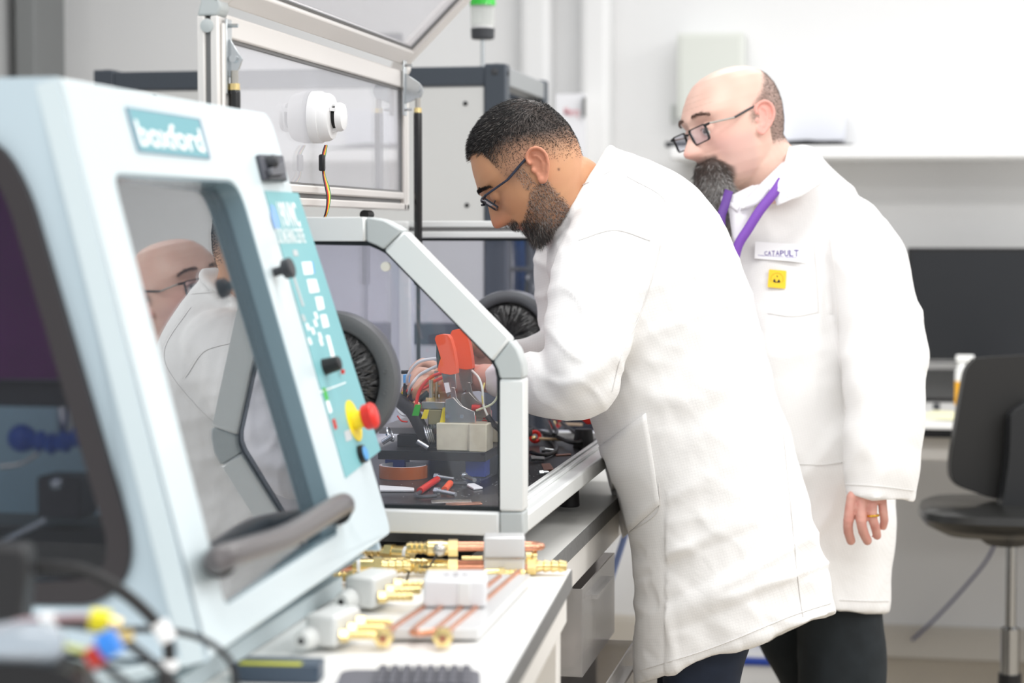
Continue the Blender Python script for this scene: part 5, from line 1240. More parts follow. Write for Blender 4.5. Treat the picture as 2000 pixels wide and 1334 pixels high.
def surf_f(base, back, wid, s_, u_):
    B0, K, W = interp(base, u_), interp(back, u_), interp(wid, u_); fc = (B0+K)/2+0.012*gs(u_-.02, .06)
    return fc+(B0-fc)*max(0, 1-min(1, abs(s_)/W)**2.25)**(1/2.25)
def head_pts(prof, base, back, wid, X, nu=96, nphi=96, top=.1418):
    """X(f,s,u)->world. Ring per height."""
    rs = []
    us = [top-(top+.1008)*i/(nu-1) for i in range(nu)]
    for u_ in us:
        F, B0, K, W = interp(prof, u_), interp(base, u_), interp(back, u_), interp(wid, u_)
        fc = (B0+K)/2+0.012*gs(u_-.02, .06); ring = []
        for j in range(nphi):
            ph = 2*math.pi*j/nphi; c, s_ = math.cos(ph), math.sin(ph)
            e = 2.25 if c > 0 else 2.1
            sx_ = W*math.copysign(abs(s_)**(2/e), s_)
            f = fc+((B0-fc) if c > 0 else (fc-K))*math.copysign(abs(c)**(2/e), c)
            if c > 0:
                add = F-B0
                sig = 0.0105+0.0085*smooth((0.02-u_)/0.04) if u_ > -0.030 else (0.026 if u_ > -0.066 else 0.022)
                f += add*(1.12 if u_ > -.031 else 1.06)*gs(sx_, sig)
                if u_ > -0.03: f += 0.0035*gs(u_+.020, .008)*gs(abs(sx_)-.0155, .006)      # nostril wings
                f -= 0.0085*gs(u_-.020, .013)*gs(abs(sx_)-.032, .015)                      # eye sockets
                f += 0.0030*gs(u_-.043, .008)*gs(abs(sx_)-.030, .02)                       # brow ridge
                f += 0.0045*gs(u_+.004, .018)*gs(abs(sx_)-.045, .016)                      # cheekbones
                f -= 0.0030*gs(u_+.045, .015)*gs(abs(sx_)-.045, .014)
            ring.append(X(f, sx_, u_))
        rs.append(ring)
    return rs
def ear(mb, X, side, sc=1.0):
    """ear as shaped shell; local centre at ear canal"""
    s0 = 0.073*side
    def E(a, b, o_=0.0):  # a forward, b up in ear plane, o outwards
        a += 0.010; ca_, sa_ = math.cos(0.36), math.sin(0.36); a, b = a*ca_-b*sa_, a*sa_+b*ca_
        return X(a-0.014, s0+side*(0.004+o_+max(0, -a+.008)*0.30), b+0.002)
    out_ = [(.006, .010), (.008, .022), (.002, .032), (-.008, .036), (-.019, .032), (-.026, .020), (-.026, .006), (-.021, -.008), (-.014, -.020), (-.007, -.029), (.000, -.029), (.004, -.020), (.004, -.008)]
    o2 = [(a*sc, b*sc) for a, b in out_]
    mb.tube(bez([E(a, b, .006) for a, b in o2[:10]], 5), [0.0034]*46, 10)
    mb.tube(bez([E(a, b, .004) for a, b in [(-.004*sc, .024*sc), (-.012*sc, .020*sc), (-.016*sc, .008*sc), (-.013*sc, -.006*sc), (-.006*sc, -.014*sc), (.001, -.012*sc)]], 5), [0.0026]*26, 10)
    mb.ball(E(-.004*sc, -.023*sc, .004), (.008, .0045, .0085), 14, 10, frame_ax(X))
    pts = bez([E(a*.92, b*.95, .002) for a, b in o2+o2[:1]], 4)[:-1]
    c = E(-.010, .004, -.004)
    nn = X(0, side*0.004, 0)-X(0, 0, 0)
    cen = [c+(p-c)*1.0 for p in pts]
    mb.rings([[p-nn*2.0 for p in pts], [p+nn*0.1 for p in cen]], True)
    mb.ball(E(.004, -.002, .003), (.0045, .004, .006), 10, 8, frame_ax(X))
def frame_ax(X):
    o = X(0, 0, 0); return ((X(1, 0, 0)-o).normalized(), (X(0, 1, 0)-o).normalized(), (X(0, 0, 1)-o).normalized())
def inv_of(X):
    o = X(0, 0, 0); ax = [X(1, 0, 0)-o, X(0, 1, 0)-o, X(0, 0, 1)-o]
    return lambda p: tuple((p-o).dot(a)/a.length_squared for a in ax)
def paint(o, fn):
    me = o.data; ca = me.color_attributes.new('Col', 'FLOAT_COLOR', 'POINT'); org = rootloc(o)
    buf = []
    for v in me.vertices: c = fn(v.co+org, v.normal); buf += [c[0], c[1], c[2], 1]
    ca.data.foreach_set('color', buf)
def mixc(a, b, t): return tuple(x+(y-x)*t for x, y in zip(a, b))
def strands(name, par, seeds, width, cfn, seg=3):
    """seeds: (root, direction, length, bend) ; thin 3-sided tapering hairs"""
    vs, fs, cols = [], [], []; org = rootloc(par)
    for (p, d, Ln, bend) in seeds:
        c0, c1 = cfn(p)
        x = d.cross(V((rnd.uniform(-1, 1), rnd.uniform(-1, 1), rnd.uniform(-1, 1)))).normalized(); y = d.cross(x)
        o = len(vs)
        for k in range(seg):
            t = k/seg; c = p+d*(Ln*t)+bend*(t*t); w_ = width*(1-0.6*t)
            for a in range(3): vs.append(c-org+x*(w_*math.cos(a*2.094))+y*(w_*math.sin(a*2.094))); cols.append(mixc(c0, c1, t))
        vs.append(p-org+d*Ln+bend); cols.append(c1)
        for k in range(seg-1):
            for a in range(3): b = (a+1) % 3; fs.append((o+3*k+a, o+3*k+b, o+3*k+3+b, o+3*k+3+a))
        for a in range(3): fs.append((o+3*(seg-1)+a, o+3*(seg-1)+(a+1) % 3, o+3*seg))
    me = bpy.data.meshes.new(name); me.from_pydata([tuple(v) for v in vs], [], fs); me.materials.append(M['hair'])
    ca = me.color_attributes.new('Col', 'FLOAT_COLOR', 'POINT'); buf = []
    for c in cols: buf += [c[0], c[1], c[2], 1]
    ca.data.foreach_set('color', buf)
    me.polygons.foreach_set('use_smooth', [True]*len(me.polygons))
    o = bpy.data.objects.new(name, me); link(o); o.parent = par; return o
def surf_samples(me_obj, n, wfn):
    """random points on a mesh object, kept with probability wfn(p)"""
    me = me_obj.data; org = rootloc(me_obj); out_ = []
    polys = [p for p in me.polygons if wfn(p.center+org) > 0]
    if not polys: return out_
    acc = []; t = 0
    for p in polys: t += p.area; acc.append(t)
    import bisect
    while n > 0:
        n -= 1
        p = polys[min(bisect.bisect(acc, rnd.random()*t), len(polys)-1)]
        v = [me.vertices[i].co for i in p.vertices]
        a, b = rnd.random(), rnd.random()
        q = v[0].lerp(v[1], a).lerp(v[-1].lerp(v[-2], a), b)+org
        if rnd.random() < wfn(q): out_.append((q, p.normal.copy()))
    return out_
def hit_fn(o, root):
    me = o.data; org = rootloc(o); bv = BVHTree.FromPolygons([v.co+org for v in me.vertices], [list(p.vertices) for p in me.polygons])
    def f(px, py, off=0.002):
        r = ray(px, py).normalized(); h = bv.ray_cast(CAM, r)
        if h[0] is None: return P(px, py, 4)
        nn = h[1] if h[1].dot(r) < 0 else -h[1]
        return h[0]+nn*off
    return f
def patch(hf, quad, nx, ny, name, m, par, off=0.002, th=0.0015):
    """thin cloth patch lying on the surface, corner pixels given clockwise from top left"""
    a, b, c, d = quad; g = []
    for j in range(ny+1):
        for i in range(nx+1):
            s_, t = i/nx, j/ny
            x = (a[0]*(1-s_)+b[0]*s_)*(1-t)+(d[0]*(1-s_)+c[0]*s_)*t; y = (a[1]*(1-s_)+b[1]*s_)*(1-t)+(d[1]*(1-s_)+c[1]*s_)*t
            g.append(hf(x, y, off))
    mb = MB(); mb.add(g, [(j*(nx+1)+i, j*(nx+1)+i+1, (j+1)*(nx+1)+i+1, (j+1)*(nx+1)+i) for j in range(ny) for i in range(nx)])
    o = mb.build(name, m, par, fix=False); so = o.modifiers.new('s', 'SOLIDIFY'); so.thickness = th; so.offset = 0; return o
def seam(hf, pts, name, m, par, r=0.0009, off=0.0008):
    q = [V((a, b, 0)) for a, b in pts]; q = bez(q, 10) if len(q) > 2 else [q[0].lerp(q[1], t/14) for t in range(15)]
    return MB().tube([hf(p.x, p.y, off) for p in q], r, 5).build(name, m, par)
M['seam'] = mat('seam thread', (222, 220, 218), 0.8)
def finger(mb, pts, r0, r1, n=12):
    c = bez(pts, 4); L_ = len(c); mb.tube(c, [r0+(r1-r0)*i/(L_-1) for i in range(L_)], n)
    mb.ball(c[-1], r1, n, 8); mb.ball(c[0], r0, n, 8)
    for k in range(4, L_-1, 4): mb.ball(c[k], (r0+(r1-r0)*k/(L_-1))*1.06, n, 8)

# ------------------------------------------------------------------ MAN A (bending into the box)
dA = 3.72
A = empty('person', V((P(1400, 1200, dA).x, P(1400, 1200, dA).y, 0)), 'bearded man in a white coat and glasses, bending forward with both hands inside the glovebox', 'person')
th = math.radians(42)
fA = (-RGT*math.cos(th) - UPV*math.sin(th)); uA = (-RGT*math.sin(th)+UPV*math.cos(th)); lA = uA.cross(fA)
turn = math.radians(-4)   # a touch towards the camera
oA = P(1045, 345, 3.64)
sA = 3889/3.64/1075
sA = 1/ (1075/(3889/3.64))
sA = 1075/ (3889/3.64)
XA = lambda f, s, u_: oA+(fA*f+uA*u_)*sA*1.0+lA*(s-0.0)
hm = MB(); hm.rings(head_pts(PROF_A, BASE_A, BACK_A, WID, XA))
for sd in (1, -1): ear(hm, XA, sd, 0.98)
for sd in (1, -1): hm.ball(XA(.0760, .032*sd, .020), 0.0125)        # lids over the eyes
# neck
def neck(mb, rows):
    rs = []
    C = bez([r[0] for r in rows], 5); R1_ = bez([V((r[1], r[2], 0)) for r in rows], 5)
    for i, (c, r) in enumerate(zip(C, R1_)):
        t = (C[min(i+1, len(C)-1)]-C[max(i-1, 0)]).normalized(); b = lA if mb is hm else None
        s_ = NAX; x = (s_-t*s_.dot(t)).normalized(); y = t.cross(x)
        rs.append(sell(c, x*r.x, y*r.y, 2.0, 32))
    mb.rings(rs)
NAX = lA
neck(hm, [(P(1068, 335, 3.64), .052, .064), (P(1092, 362, 3.65), .054, .070), (P(1120, 384, 3.67), .054, .073), (P(1150, 414, 3.70), .052, .066), (P(1190, 460, 3.72), .05, .05)])
meA = voxmesh(hm, 0.0024, 3, 0.4)
def hand(mb, wrist, palm, knuckles, fingers, thumb, rw=0.024, side=None):
    c = bez([wrist, palm, knuckles[0].lerp(knuckles[-1], 0.5)], 4)
    kx = (knuckles[-1]-knuckles[0]); w_ = kx.length/2+0.007; kx.normalize(); rs = []
    for i, p in enumerate(c):
        t = i/(len(c)-1); tt = (c[min(i+1, len(c)-1)]-c[max(i-1, 0)]).normalized()
        x = (kx-tt*kx.dot(tt)).normalized(); y = tt.cross(x)
        rs.append(sell(p, x*(rw+(w_-rw)*smooth(t*1.3)), y*(0.018-0.005*t), 2.3, 24))
    mb.rings(rs); mb.ball(c[-1], (0.012, 0.012, 0.012))
    for k, (f, r) in enumerate(fingers): finger(mb, [knuckles[k]+(palm-knuckles[k])*0.15]+f, r, r*0.82)
    finger(mb, thumb, 0.0125, 0.0095)
ha = MB()
# near (left) hand: fingers reach left around the wires
k_ = [P(852, 716, 3.68), P(848, 732, 3.66), P(850, 748, 3.65), P(856, 762, 3.66)]
hand(ha, P(945, 738, 3.62), P(900, 738, 3.65), k_,
     [([P(852, 716, 3.68), P(826, 708, 3.68), P(808, 722, 3.67), P(800, 742, 3.66)], .0095), ([P(848, 732, 3.66), P(820, 726, 3.65), P(806, 744, 3.64), P(802, 762, 3.64)], .0098),
      ([P(850, 748, 3.65), P(826, 746, 3.64), P(814, 762, 3.63), P(812, 776, 3.63)], .0092), ([P(856, 762, 3.66), P(838, 764, 3.64), P(828, 776, 3.63), P(826, 786, 3.63)], .0082)],
     [P(905, 728, 3.69), P(872, 716, 3.72), P(850, 722, 3.74), P(832, 734, 3.74)])
limb(ha, [(945, 738, 3.62, .026), (985, 742, 3.58, .028), (1050, 745, 3.53, .036), (1130, 735, 3.50, .042)])
# far (right) hand
k_ = [P(898, 684, 3.86), P(892, 698, 3.85), P(892, 712, 3.84), P(896, 724, 3.84)]
hand(ha, P(972, 696, 3.88), P(935, 698, 3.87), k_,
     [([P(898, 684, 3.86), P(876, 686, 3.84), P(864, 700, 3.82), P(860, 716, 3.80)], .0095), ([P(892, 698, 3.85), P(872, 704, 3.82), P(862, 718, 3.80), P(860, 730, 3.78)], .0096),
      ([P(892, 712, 3.84), P(874, 720, 3.81), P(866, 732, 3.79), P(866, 742, 3.78)], .009), ([P(896, 724, 3.84), P(882, 734, 3.82), P(876, 744, 3.80), P(876, 752, 3.79)], .008)],
     [P(940, 688, 3.84), P(915, 676, 3.80), P(896, 684, 3.77), P(880, 696, 3.76)])
limb(ha, [(972, 696, 3.88, .026), (1010, 696, 3.88, .028), (1060, 692, 3.90, .035), (1110, 680, 3.94, .04)])
mhA = voxmesh(ha, 0.0026, 2, 0.5)
ba = MB()
limb(ba, [(1130, 735, 3.48, .042), (1165, 600, 3.52, .05), (1190, 480, 3.58, .06)]); limb(ba, [(1110, 680, 3.92, .04), (1130, 560, 3.95, .05), (1170, 460, 3.9, .06)])
ba.rings(ringset([(1250, 1180, 1540, 1130, .14), (1240, 1000, 1500, 960, .15), (1200, 800, 1440, 740, .16), (1160, 620, 1370, 520, .18), (1140, 500, 1290, 400, .16), (1140, 430, 1240, 360, .07)], dA))
mbA = voxmesh(ba, 0.009, 2, 0.5)
def join_meshes(ms):
    bm = bmesh.new()
    for m_ in ms: bm.from_mesh(m_)
    o = bpy.data.meshes.new('body'); bm.to_mesh(o); bm.free()
    for m_ in ms: bpy.data.meshes.remove(m_)
    return o
bodyA = mesh_obj('body', join_meshes([meA, mhA, mbA]), M['skin'], A)
iA = inv_of(XA)
def hairA(f, s, u_):   # scalp hair density 0..1
    hl = 0.100+0.012*gs(s, .03)+0.035*smooth((.05-f)/.1)*0
    if u_ < -.03: return 0
    front = smooth((u_-(0.098-0.55*max(0, abs(s)-.035)-max(0, .03-f)*1.3))/.012)
    if f < .045:
        low = 0.050-0.6*smooth((.02-f)/.12)*0.09
        side_ = smooth((u_-(low-0.04))/.085)
        return max(front if f > .03 else 0, side_)
    return front
def skinA(p, nn):
    f, s, u_ = iA(p); base = lin((200, 150, 111)); c = base
    n1 = noise.noise(p*30); c = mixc(c, lin((190, 128, 100)), 0.25+0.2*n1)
    if abs(s) < .12 and -.14 < u_ < .16 and -.13 < f < .13:
        c = mixc(c, lin((190, 116, 92)), 0.6*gs(u_+.02, .016)*gs(s, .03)*smooth((f-.07)/.02))          # nose
        c = mixc(c, lin((178, 102, 96)), 0.9*gs(u_+.053, .006)*smooth((f-.076)/.006)*gs(s, .024))      # lips
        c = mixc(c, lin((206, 132, 110)), 0.6*smooth((abs(s)-.076)/.006))                              # ear
        h = hairA(f, s, u_) if abs(s) < .0795 else 0
        c = mixc(c, lin((28, 26, 27)), 0.96*h*h*(1.5-.5*h))
        bd = beardA(f, s, u_)
        c = mixc(c, lin((92, 72, 64)), (0.42+.4*smooth((f-.05)/.03))*bd)
        # under-hair stubble fade
        if f < .06 and u_ > -.05: c = mixc(c, lin((112, 92, 80)), 0.55*smooth((u_+.015)/.05)*(1-h)*smooth((.055-f)/.02)*smooth((.0795-abs(s))/.002))
        # mole
        if s > .05: c = mixc(c, lin((70, 40, 34)), gs(math.hypot(f+.036, u_+.022), .0022))
    elif f < -.0 or u_ < -.14: pass
    else: c = mixc(c, lin((226, 184, 164)), 0.7)
    if u_ < -.16: c = mixc(lin((222, 176, 156)), lin((206, 142, 124)), 0.5+0.5*n1)
    return c
def beardA(f, s, u_):
    a = abs(s)
    if a > .081: return 0
    line = -0.012-0.030*smooth((f-.02)/.055)          # upper edge drops towards the mouth
    b = smooth((line-u_)/.010)*smooth((f+.012)/.012)
    b *= 1-smooth((-.115-u_)/.02)
    mo = gs(u_+.0400, .0075)*smooth((f-.072)/.008)*smooth((.030-a)/.008)
    b *= 1-0.9*gs(u_+.053, .0055)*smooth((.024-a)/.005)*smooth((f-.07)/.01)
    b = max(b, .55*smooth((.035-u_)/.02)*smooth((u_+.02)/.01)*smooth((f-.008)/.006)*smooth((.034-f)/.008)*smooth((.079-a)/.002))
    # cheek in front stays bare between moustache and jaw
    b *= 1-0.0*f
    return max(b, mo)
paint(bodyA, skinA)
def SA(wf, n, cond=lambda f, s, u_: True): 
    return surf_samples(bodyA, n, lambda p: (lambda q: wf(*q) if cond(*q) else 0)(iA(p)))
AX = frame_ax(XA)
seeds = []
for p, nn in SA(hairA, 20000, lambda f, s, u_: abs(s) < .079 and u_ > -.03):
    f, s, u_ = iA(p); h = smooth((u_-.06)/.05); top = h
    d = (nn*(0.55-0.15*top) + AX[0]*(0.75*top) - AX[2]*(0.5*(1-top))+V([rnd.gauss(0, .16) for _ in range(3)])).normalized()
    seeds.append((p, d, 0.003+0.011*top*rnd.uniform(.6, 1.1), -nn*0.003*top))
strands('hair', A, seeds, 0.00040, lambda p: (lambda g: (mixc(lin((120, 94, 78)), g, smooth((hairA(*iA(p))-.1)/.6)), mixc(g, lin((80, 76, 75)), .15)))(lin((20, 19, 20)) if rnd.random() < .90 else lin((120, 116, 112))))
seeds = []
for p, nn in SA(beardA, 15000, lambda f, s, u_: -.13 < u_ < .03 and -.03 < f < .13):
    f, s, u_ = iA(p); chin = smooth((-.055-u_)/.03)*smooth((f-.03)/.04)
    d = (nn*0.55 - AX[2]*0.9 + AX[0]*(0.35*chin) + V([rnd.gauss(0, .22) for _ in range(3)])).normalized()
    seeds.append((p, d, 0.0042+0.016*chin*rnd.uniform(.5, 1.2)+.004*smooth((f-.06)/.01), V((0, 0, -0.004*chin))))
def cb_(p):
    f, s, u_ = iA(p); dk = smooth((f-.040)/.025)
    g = lin((30, 27, 27)) if rnd.random() < .35+.5*dk else (lin((186, 178, 172)) if rnd.random() < .65 else lin((116, 84, 70)))
    return g, mixc(g, lin((150, 146, 142)), .35)
strands('beard', A, seeds, 0.00028, cb_)
# eyebrows
for sd in (1, -1):
    seeds = []
    for k in range(420):
        t = rnd.random(); s = (0.012+0.042*t)*sd; u_ = .046+.006*math.sin(t*2.6)-.004*t+rnd.gauss(0, .0018)
        u_ -= .010*t; f = surf_f(BASE_A, BACK_A, WID, s, u_)+.0030
        p = XA(f, s, u_); d = (AX[1]*sd*0.9+AX[0]*0.45+AX[2]*rnd.uniform(-.1, .5)).normalized(); seeds.append((p, d, .008, V((0, 0, 0))))
    strands('eyebrow', A, seeds, 0.0004, lambda p: (lin((30, 27, 27)), lin((40, 36, 36))))
for sd in (1, -1):
    MB().tube(bez([XA(.0850, .021*sd, .0145), XA(.0890, .030*sd, .0115), XA(.0850, .042*sd, .0135)], 6), 0.0012, 6).build('eyelashes', M['black'], A)
# glasses
def glasses(par, X, rim, tip, lensm, f0=.101, u0=.0140, s0=.0335, w=.0255, h=.0175, tilt=0.16, tipm=None, ear_u=.016):
    g = empty('glasses', rootloc(par)); g.parent = par; g.location = (0, 0, 0)
    for sd in (1, -1):
        def lp2(a, b, df=0): return X(f0-abs(s0+a*1.0-0)*0.10+0.003+df+ b*tilt, (s0+a)*sd, u0+b)
        o1 = rrect([lp2(-w, h*.95), lp2(w, h), lp2(w*.94, -h*.9), lp2(-w*.85, -h)], .008, 5)
        c = sum(o1, V())/len(o1); i1 = [p+(c-p).normalized()*.0034 for p in o1]
        e = (X(.0035, 0, 0)-X(0, 0, 0))
        MB().plate(o1, i1, -e).build('rim', rim, g, bevel=0.0005)
        MB().prism([p-e*.4 for p in i1], -e*.2).build('lens', lensm, g)
        hx = lp2(w, h*.75)
        a = X(f0-.006, .0705*sd, u0+h*.8); b = X(.045, .0785*sd, (u0+h*.8)*.6+ear_u*.6); c_ = X(-.012, .0795*sd, ear_u+.020); d = X(-.036, .0775*sd, ear_u+.008)
        MB().tube([hx, a], [0.003, 0.0026], 8).build('hinge', rim, g)
        MB().tube(bez([a, b], 6), 0.0021, 8).build('temple', tip, g); MB().tube(bez([b, c_, d], 6), 0.0024, 8).build('temple_tip', tipm or tip, g)
    br = [X(f0+.003+h*.4*tilt, -s0+w, u0+h*.45), X(f0+.006+h*.5*tilt, 0, u0+h*.55), X(f0+.003+h*.4*tilt, s0-w, u0+h*.45)]
    MB().tube(bez(br, 5), 0.0022, 8).build('bridge', rim, g)
    return g
lens_m = pane_mat('lens', (246, 246, 250), 0.03, (200, 200, 220), 0, 1.5)
glasses(A, XA, mat('navy rim', (26, 30, 40), 0.3), mat('navy temple', (30, 38, 56), 0.3, var=0.4, bscale=120), lens_m, f0=.098, u0=.0165, tilt=0.28, ear_u=.010)
# coat A
ca = MB()
ca.rings(ringset([(1236, 1342, 1636, 1198, .225), (1236, 1210, 1622, 1135, .225), (1234, 1090, 1602, 1060, .22), (1214, 990, 1580, 975, .215), (1182, 905, 1552, 880, .215), (1156, 830, 1526, 795, .215), (1146, 765, 1503, 712, .215),
                  (1128, 700, 1480, 620, .22), (1105, 635, 1455, 530, .225), (1085, 575, 1420, 447, .225), (1074, 525, 1378, 384, .21), (1070, 492, 1322, 338, .17), (1070, 478, 1258, 310, .125), (1074, 466, 1212, 292, .088), (1080, 452, 1194, 284, .078)], dA-0.0, 2.3))
limb(ca, [(1210, 470, 3.60, .095), (1172, 545, 3.54, .084), (1152, 640, 3.49, .078), (1138, 715, 3.46, .074), (1128, 742, 3.47, .070), (1085, 750, 3.49, .064), (1040, 748, 3.53, .056), (1005, 743, 3.57, .046), (984, 741, 3.59, .038)], 28)
limb(ca, [(1180, 440, 3.88, .09), (1120, 480, 3.92, .072), (1108, 560, 3.93, .064), (1112, 650, 3.92, .056), (1085, 686, 3.89, .050), (1045, 694, 3.88, .042), (1016, 697, 3.88, .034)], 24)
# collar band folded down over the neck edge
cbn = []
for (xl, yl, xr, yr, hd) in ((1068, 480, 1205, 292, .092), (1064, 474, 1200, 284, .094), (1070, 462, 1192, 281, .084), (1078, 452, 1188, 284, .076)): cbn.append((xl, yl, xr, yr, hd))
ca.rings(ringset(cbn, dA-0.03, 2.0, 40, 3))
mcA = voxmesh(ca, 0.0062, 4, 0.5)
SPA = [P(1435, 1250, dA), P(1330, 820, dA), P(1250, 600, dA), P(1180, 420, dA)]
def foldA(p, nn):
    q = p-CAM; d = q.dot(FWD); x = q.dot(RGT)/d*FPX+1000; y = 667-q.dot(UPV)/d*FPX
    a = 0.0
    ph = V((x*0.0036+y*0.0020, (y*0.0120-x*0.0035), d*5))
    w1 = ridged(ph); w2 = ridged(V((x*0.010-y*0.005, y*0.014+x*.008, d*9+7)))
    skirt = smooth((y-950)/150); arm = smooth((1260-x)/60)*smooth((820-y)/60)*smooth((y-430)/60)
    c1 = crease(V((x*0.0022+y*0.0012, y*0.0090+x*0.0032, 2.2))); c2 = crease(V((x*0.009-y*0.002, y*0.0045-x*0.004, 7.7))); c3 = crease(V((x*.007+y*.007, (y-x)*.011, 4.1)))
    a += (c1-.25)*(0.0022+0.0060*skirt)+(c2-.25)*(0.0012+0.0035*skirt+.002*arm)+(c3-.25)*(.0012+.0025*arm)
    a += (w1-.55)*(0.002+0.004*skirt)
    # horizontal drag folds on the back at the waist
    a += 0.0022*math.sin(y*0.055+x*0.012+2*noise.noise(V((x*.01, y*.01, 0))))*gs(y-760, 90)*smooth((x-1230)/80)
    # vertical hang folds on the skirt
    a += 0.004*skirt*math.sin(x*0.035+1.5*noise.noise(V((x*.006, y*.004, 3))))*smooth((x-1260)/60)
    # elbow crumples
    e = gs(math.hypot(x-1165, y-735), 75); a += 0.0045*e*math.sin((x*0.6+y*0.8)*0.09)
    if p.z < 1.03 and p.x < -0.40: a = min(a, 0)
    return a
wrinkle(mcA, foldA)
coatA = mesh_obj('lab_coat', mcA, M['coat'], A)
# push any cloth that would enter the bench edge back out
hfA = hit_fn(coatA, A)
seam(hfA, [(1225, 345), (1300, 395), (1290, 480), (1255, 600), (1215, 690), (1195, 765)], 'sleeve_seam', M['seam'], coatA)
seam(hfA, [(1120, 372), (1170, 345), (1225, 318)], 'yoke_seam', M['seam'], coatA)
seam(hfA, [(1288, 945), (1284, 1000), (1230, 1040)], 'pocket_seam', M['seam'], coatA)
seam(hfA, [(1130, 470), (1200, 450), (1270, 470)], 'yoke_seam', M['seam'], coatA)
patch(hfA, [(1172, 872), (1262, 806), (1290, 985), (1216, 1052)], 10, 12, 'pocket', M['coat'], coatA, 0.0025, 0.002)
seam(hfA, [(1250, 1310), (1400, 1262), (1540, 1205), (1622, 1178)], 'hem_seam', M['seam'], coatA)
seam(hfA, [(1530, 850), (1545, 1000), (1560, 1150), (1568, 1205)], 'back_vent', M['seam'], coatA)
# trousers and shoes A
def leg_rings(cs, d0):  # (px,py,half px)
    return [sell(P(x, y, d0), RGT*(h/FPX*d0), FWD*(h/FPX*d0*0.95), 2.2, 32) for x, y, h in cs]
def trousers(par, legs, m):
    mb = MB()
    for cs, d0 in legs: mb.rings(leg_rings(cs, d0))
    me = voxmesh(mb, 0.010, 2, 0.5)
    def fn(p, nn): return 0.005*(ridged(V((p.x*6+p.z*4, p.y*6, p.z*9)))-.5)
    wrinkle(me, fn); return mesh_obj('trousers', me, m, par)
def shoe(par, px, d0, direc, m):
    c = P(px, 1000, d0); c = V((c.x, c.y, 0)); d = V(direc).normalized(); s_ = V((-d.y, d.x, 0)); rs = []
    for t, w_, h in ((-.09, .02, .05), (-.085, .034, .075), (-.05, .038, .085), (0, .038, .08), (.06, .046, .058), (.12, .048, .046), (.165, .036, .036), (.182, .014, .022)):
        rs.append([V((q.x, q.y, max(0.002, q.z))) for q in sell(c+d*t+V((0, 0, h*0.5)), s_*w_, V((0, 0, h*.5)), 2.4, 20)])
    MB().rings(rs).build('shoe', m, par)
navy = mat('navy trousers', (26, 36, 54), 0.8, var=0.15, bscale=30)
trousers(A, [([(1395, 1100, 105), (1385, 1230, 90), (1376, 1290, 80), (1370, 1400, 72), (1368, 1550, 62), (1375, 1720, 52), (1385, 1905, 50)], dA-0.10), ([(1395, 1100, 105), (1372, 1230, 90), (1362, 1290, 80), (1352, 1400, 72), (1345, 1550, 62), (1350, 1720, 52), (1350, 1870, 50)], dA+0.10)], navy)
shoe(A, 1370, dA-.10, -RGT, M['black']); shoe(A, 1340, dA+.10, -RGT, M['black'])

# ------------------------------------------------------------------ MAN B (standing behind, looking on)
dB = 4.27
B = empty('person', V((P(1600, 1200, dB).x, P(1600, 1200, dB).y, 0)), 'bald man with a long grey beard, white coat and purple lanyard, standing behind and watching', 'person')
FH = V((FWD.x, FWD.y, 0)).normalized(); ZU = V((0, 0, 1))
yaw_ = math.radians(62); pit = math.radians(13)
f0_ = (-FH*math.cos(yaw_)-RGT*math.sin(yaw_)); lB = ZU.cross(f0_).normalized()
fB = f0_*math.cos(pit)-ZU*math.sin(pit); uB = ZU*math.cos(pit)+f0_*math.sin(pit)
rho = math.radians(11); lB, uB = lB*math.cos(rho)+uB*math.sin(rho), uB*math.cos(rho)-lB*math.sin(rho)
sB = 1.10
rho = math.radians(12)
eB = P(1478, 241, 4.06)
oB = eB-lB*0.077*sB
XB = lambda f, s, u_: oB+(fB*f+lB*s+uB*u_)*sB
PROF_B = [(u_, f+(0.006*gs(u_+.016, .014))) for u_, f in PROF_A]
WIDB = [(u_, w_*1.03+0.003*gs(u_+.05, .03)) for u_, w_ in WID]
uc = lambda T: [((.035+(a-.035)*.82) if a > .035 else a, b) for a, b in T]
PROF_B, WIDB, BASE_B, BACK_B = uc(PROF_B), uc(WIDB), uc(BASE_A), uc(BACK_A)
hb = MB(); hb.rings(head_pts(PROF_B, BASE_B, BACK_B, WIDB, XB, top=.1225))
for sd in (1, -1): ear(hb, XB, sd, 0.97)
for sd in (1, -1): hb.ball(XB(.0735, .032*sd, .0185), 0.0132*sB)
NAX = lB
neck(hb, [(XB(-.02, 0, -.01), .064, .070), (XB(-.035, 0, -.07), .070, .075), (P(1500, 345, 4.20), .078, .076), (P(1508, 385, 4.25), .062, .060), (P(1515, 430, 4.28), .045, .045)])
meB = voxmesh(hb, 0.0026, 3, 0.4)
hh = MB(); dH = 3.99
kn = [P(1664, 972, dH), P(1684, 974, dH-.004), (P(1704, 978, dH-.002)), P(1723, 982, dH+.006)]
hand(hh, P(1712, 880, dH+.014), P(1704, 935, dH+.008), kn,
     [([kn[0], P(1657, 1016, dH+.002), P(1657, 1038, dH+.012), P(1662, 1056, dH+.024)], .0114), ([kn[1], P(1682, 1016, dH-.006), P(1686, 1038, dH+.004), P(1694, 1056, dH+.018)], .0116),
      ([kn[2], P(1704, 1010, dH-.004), P(1709, 1028, dH+.004), P(1713, 1046, dH+.018)], .0108), ([kn[3], P(1725, 1000, dH+.004), P(1727, 1015, dH+.012), P(1725, 1028, dH+.022)], .0098)],
     [P(1684, 940, dH+.03), P(1668, 960, dH+.05), P(1666, 985, dH+.06), P(1670, 1006, dH+.06)], 0.027)
limb(hh, [(1712, 880, dH+.014, .028), (1715, 800, dH+.02, .036), (1722, 720, dH+.03, .042)])
mhB = voxmesh(hh, 0.0022, 2, 0.5)
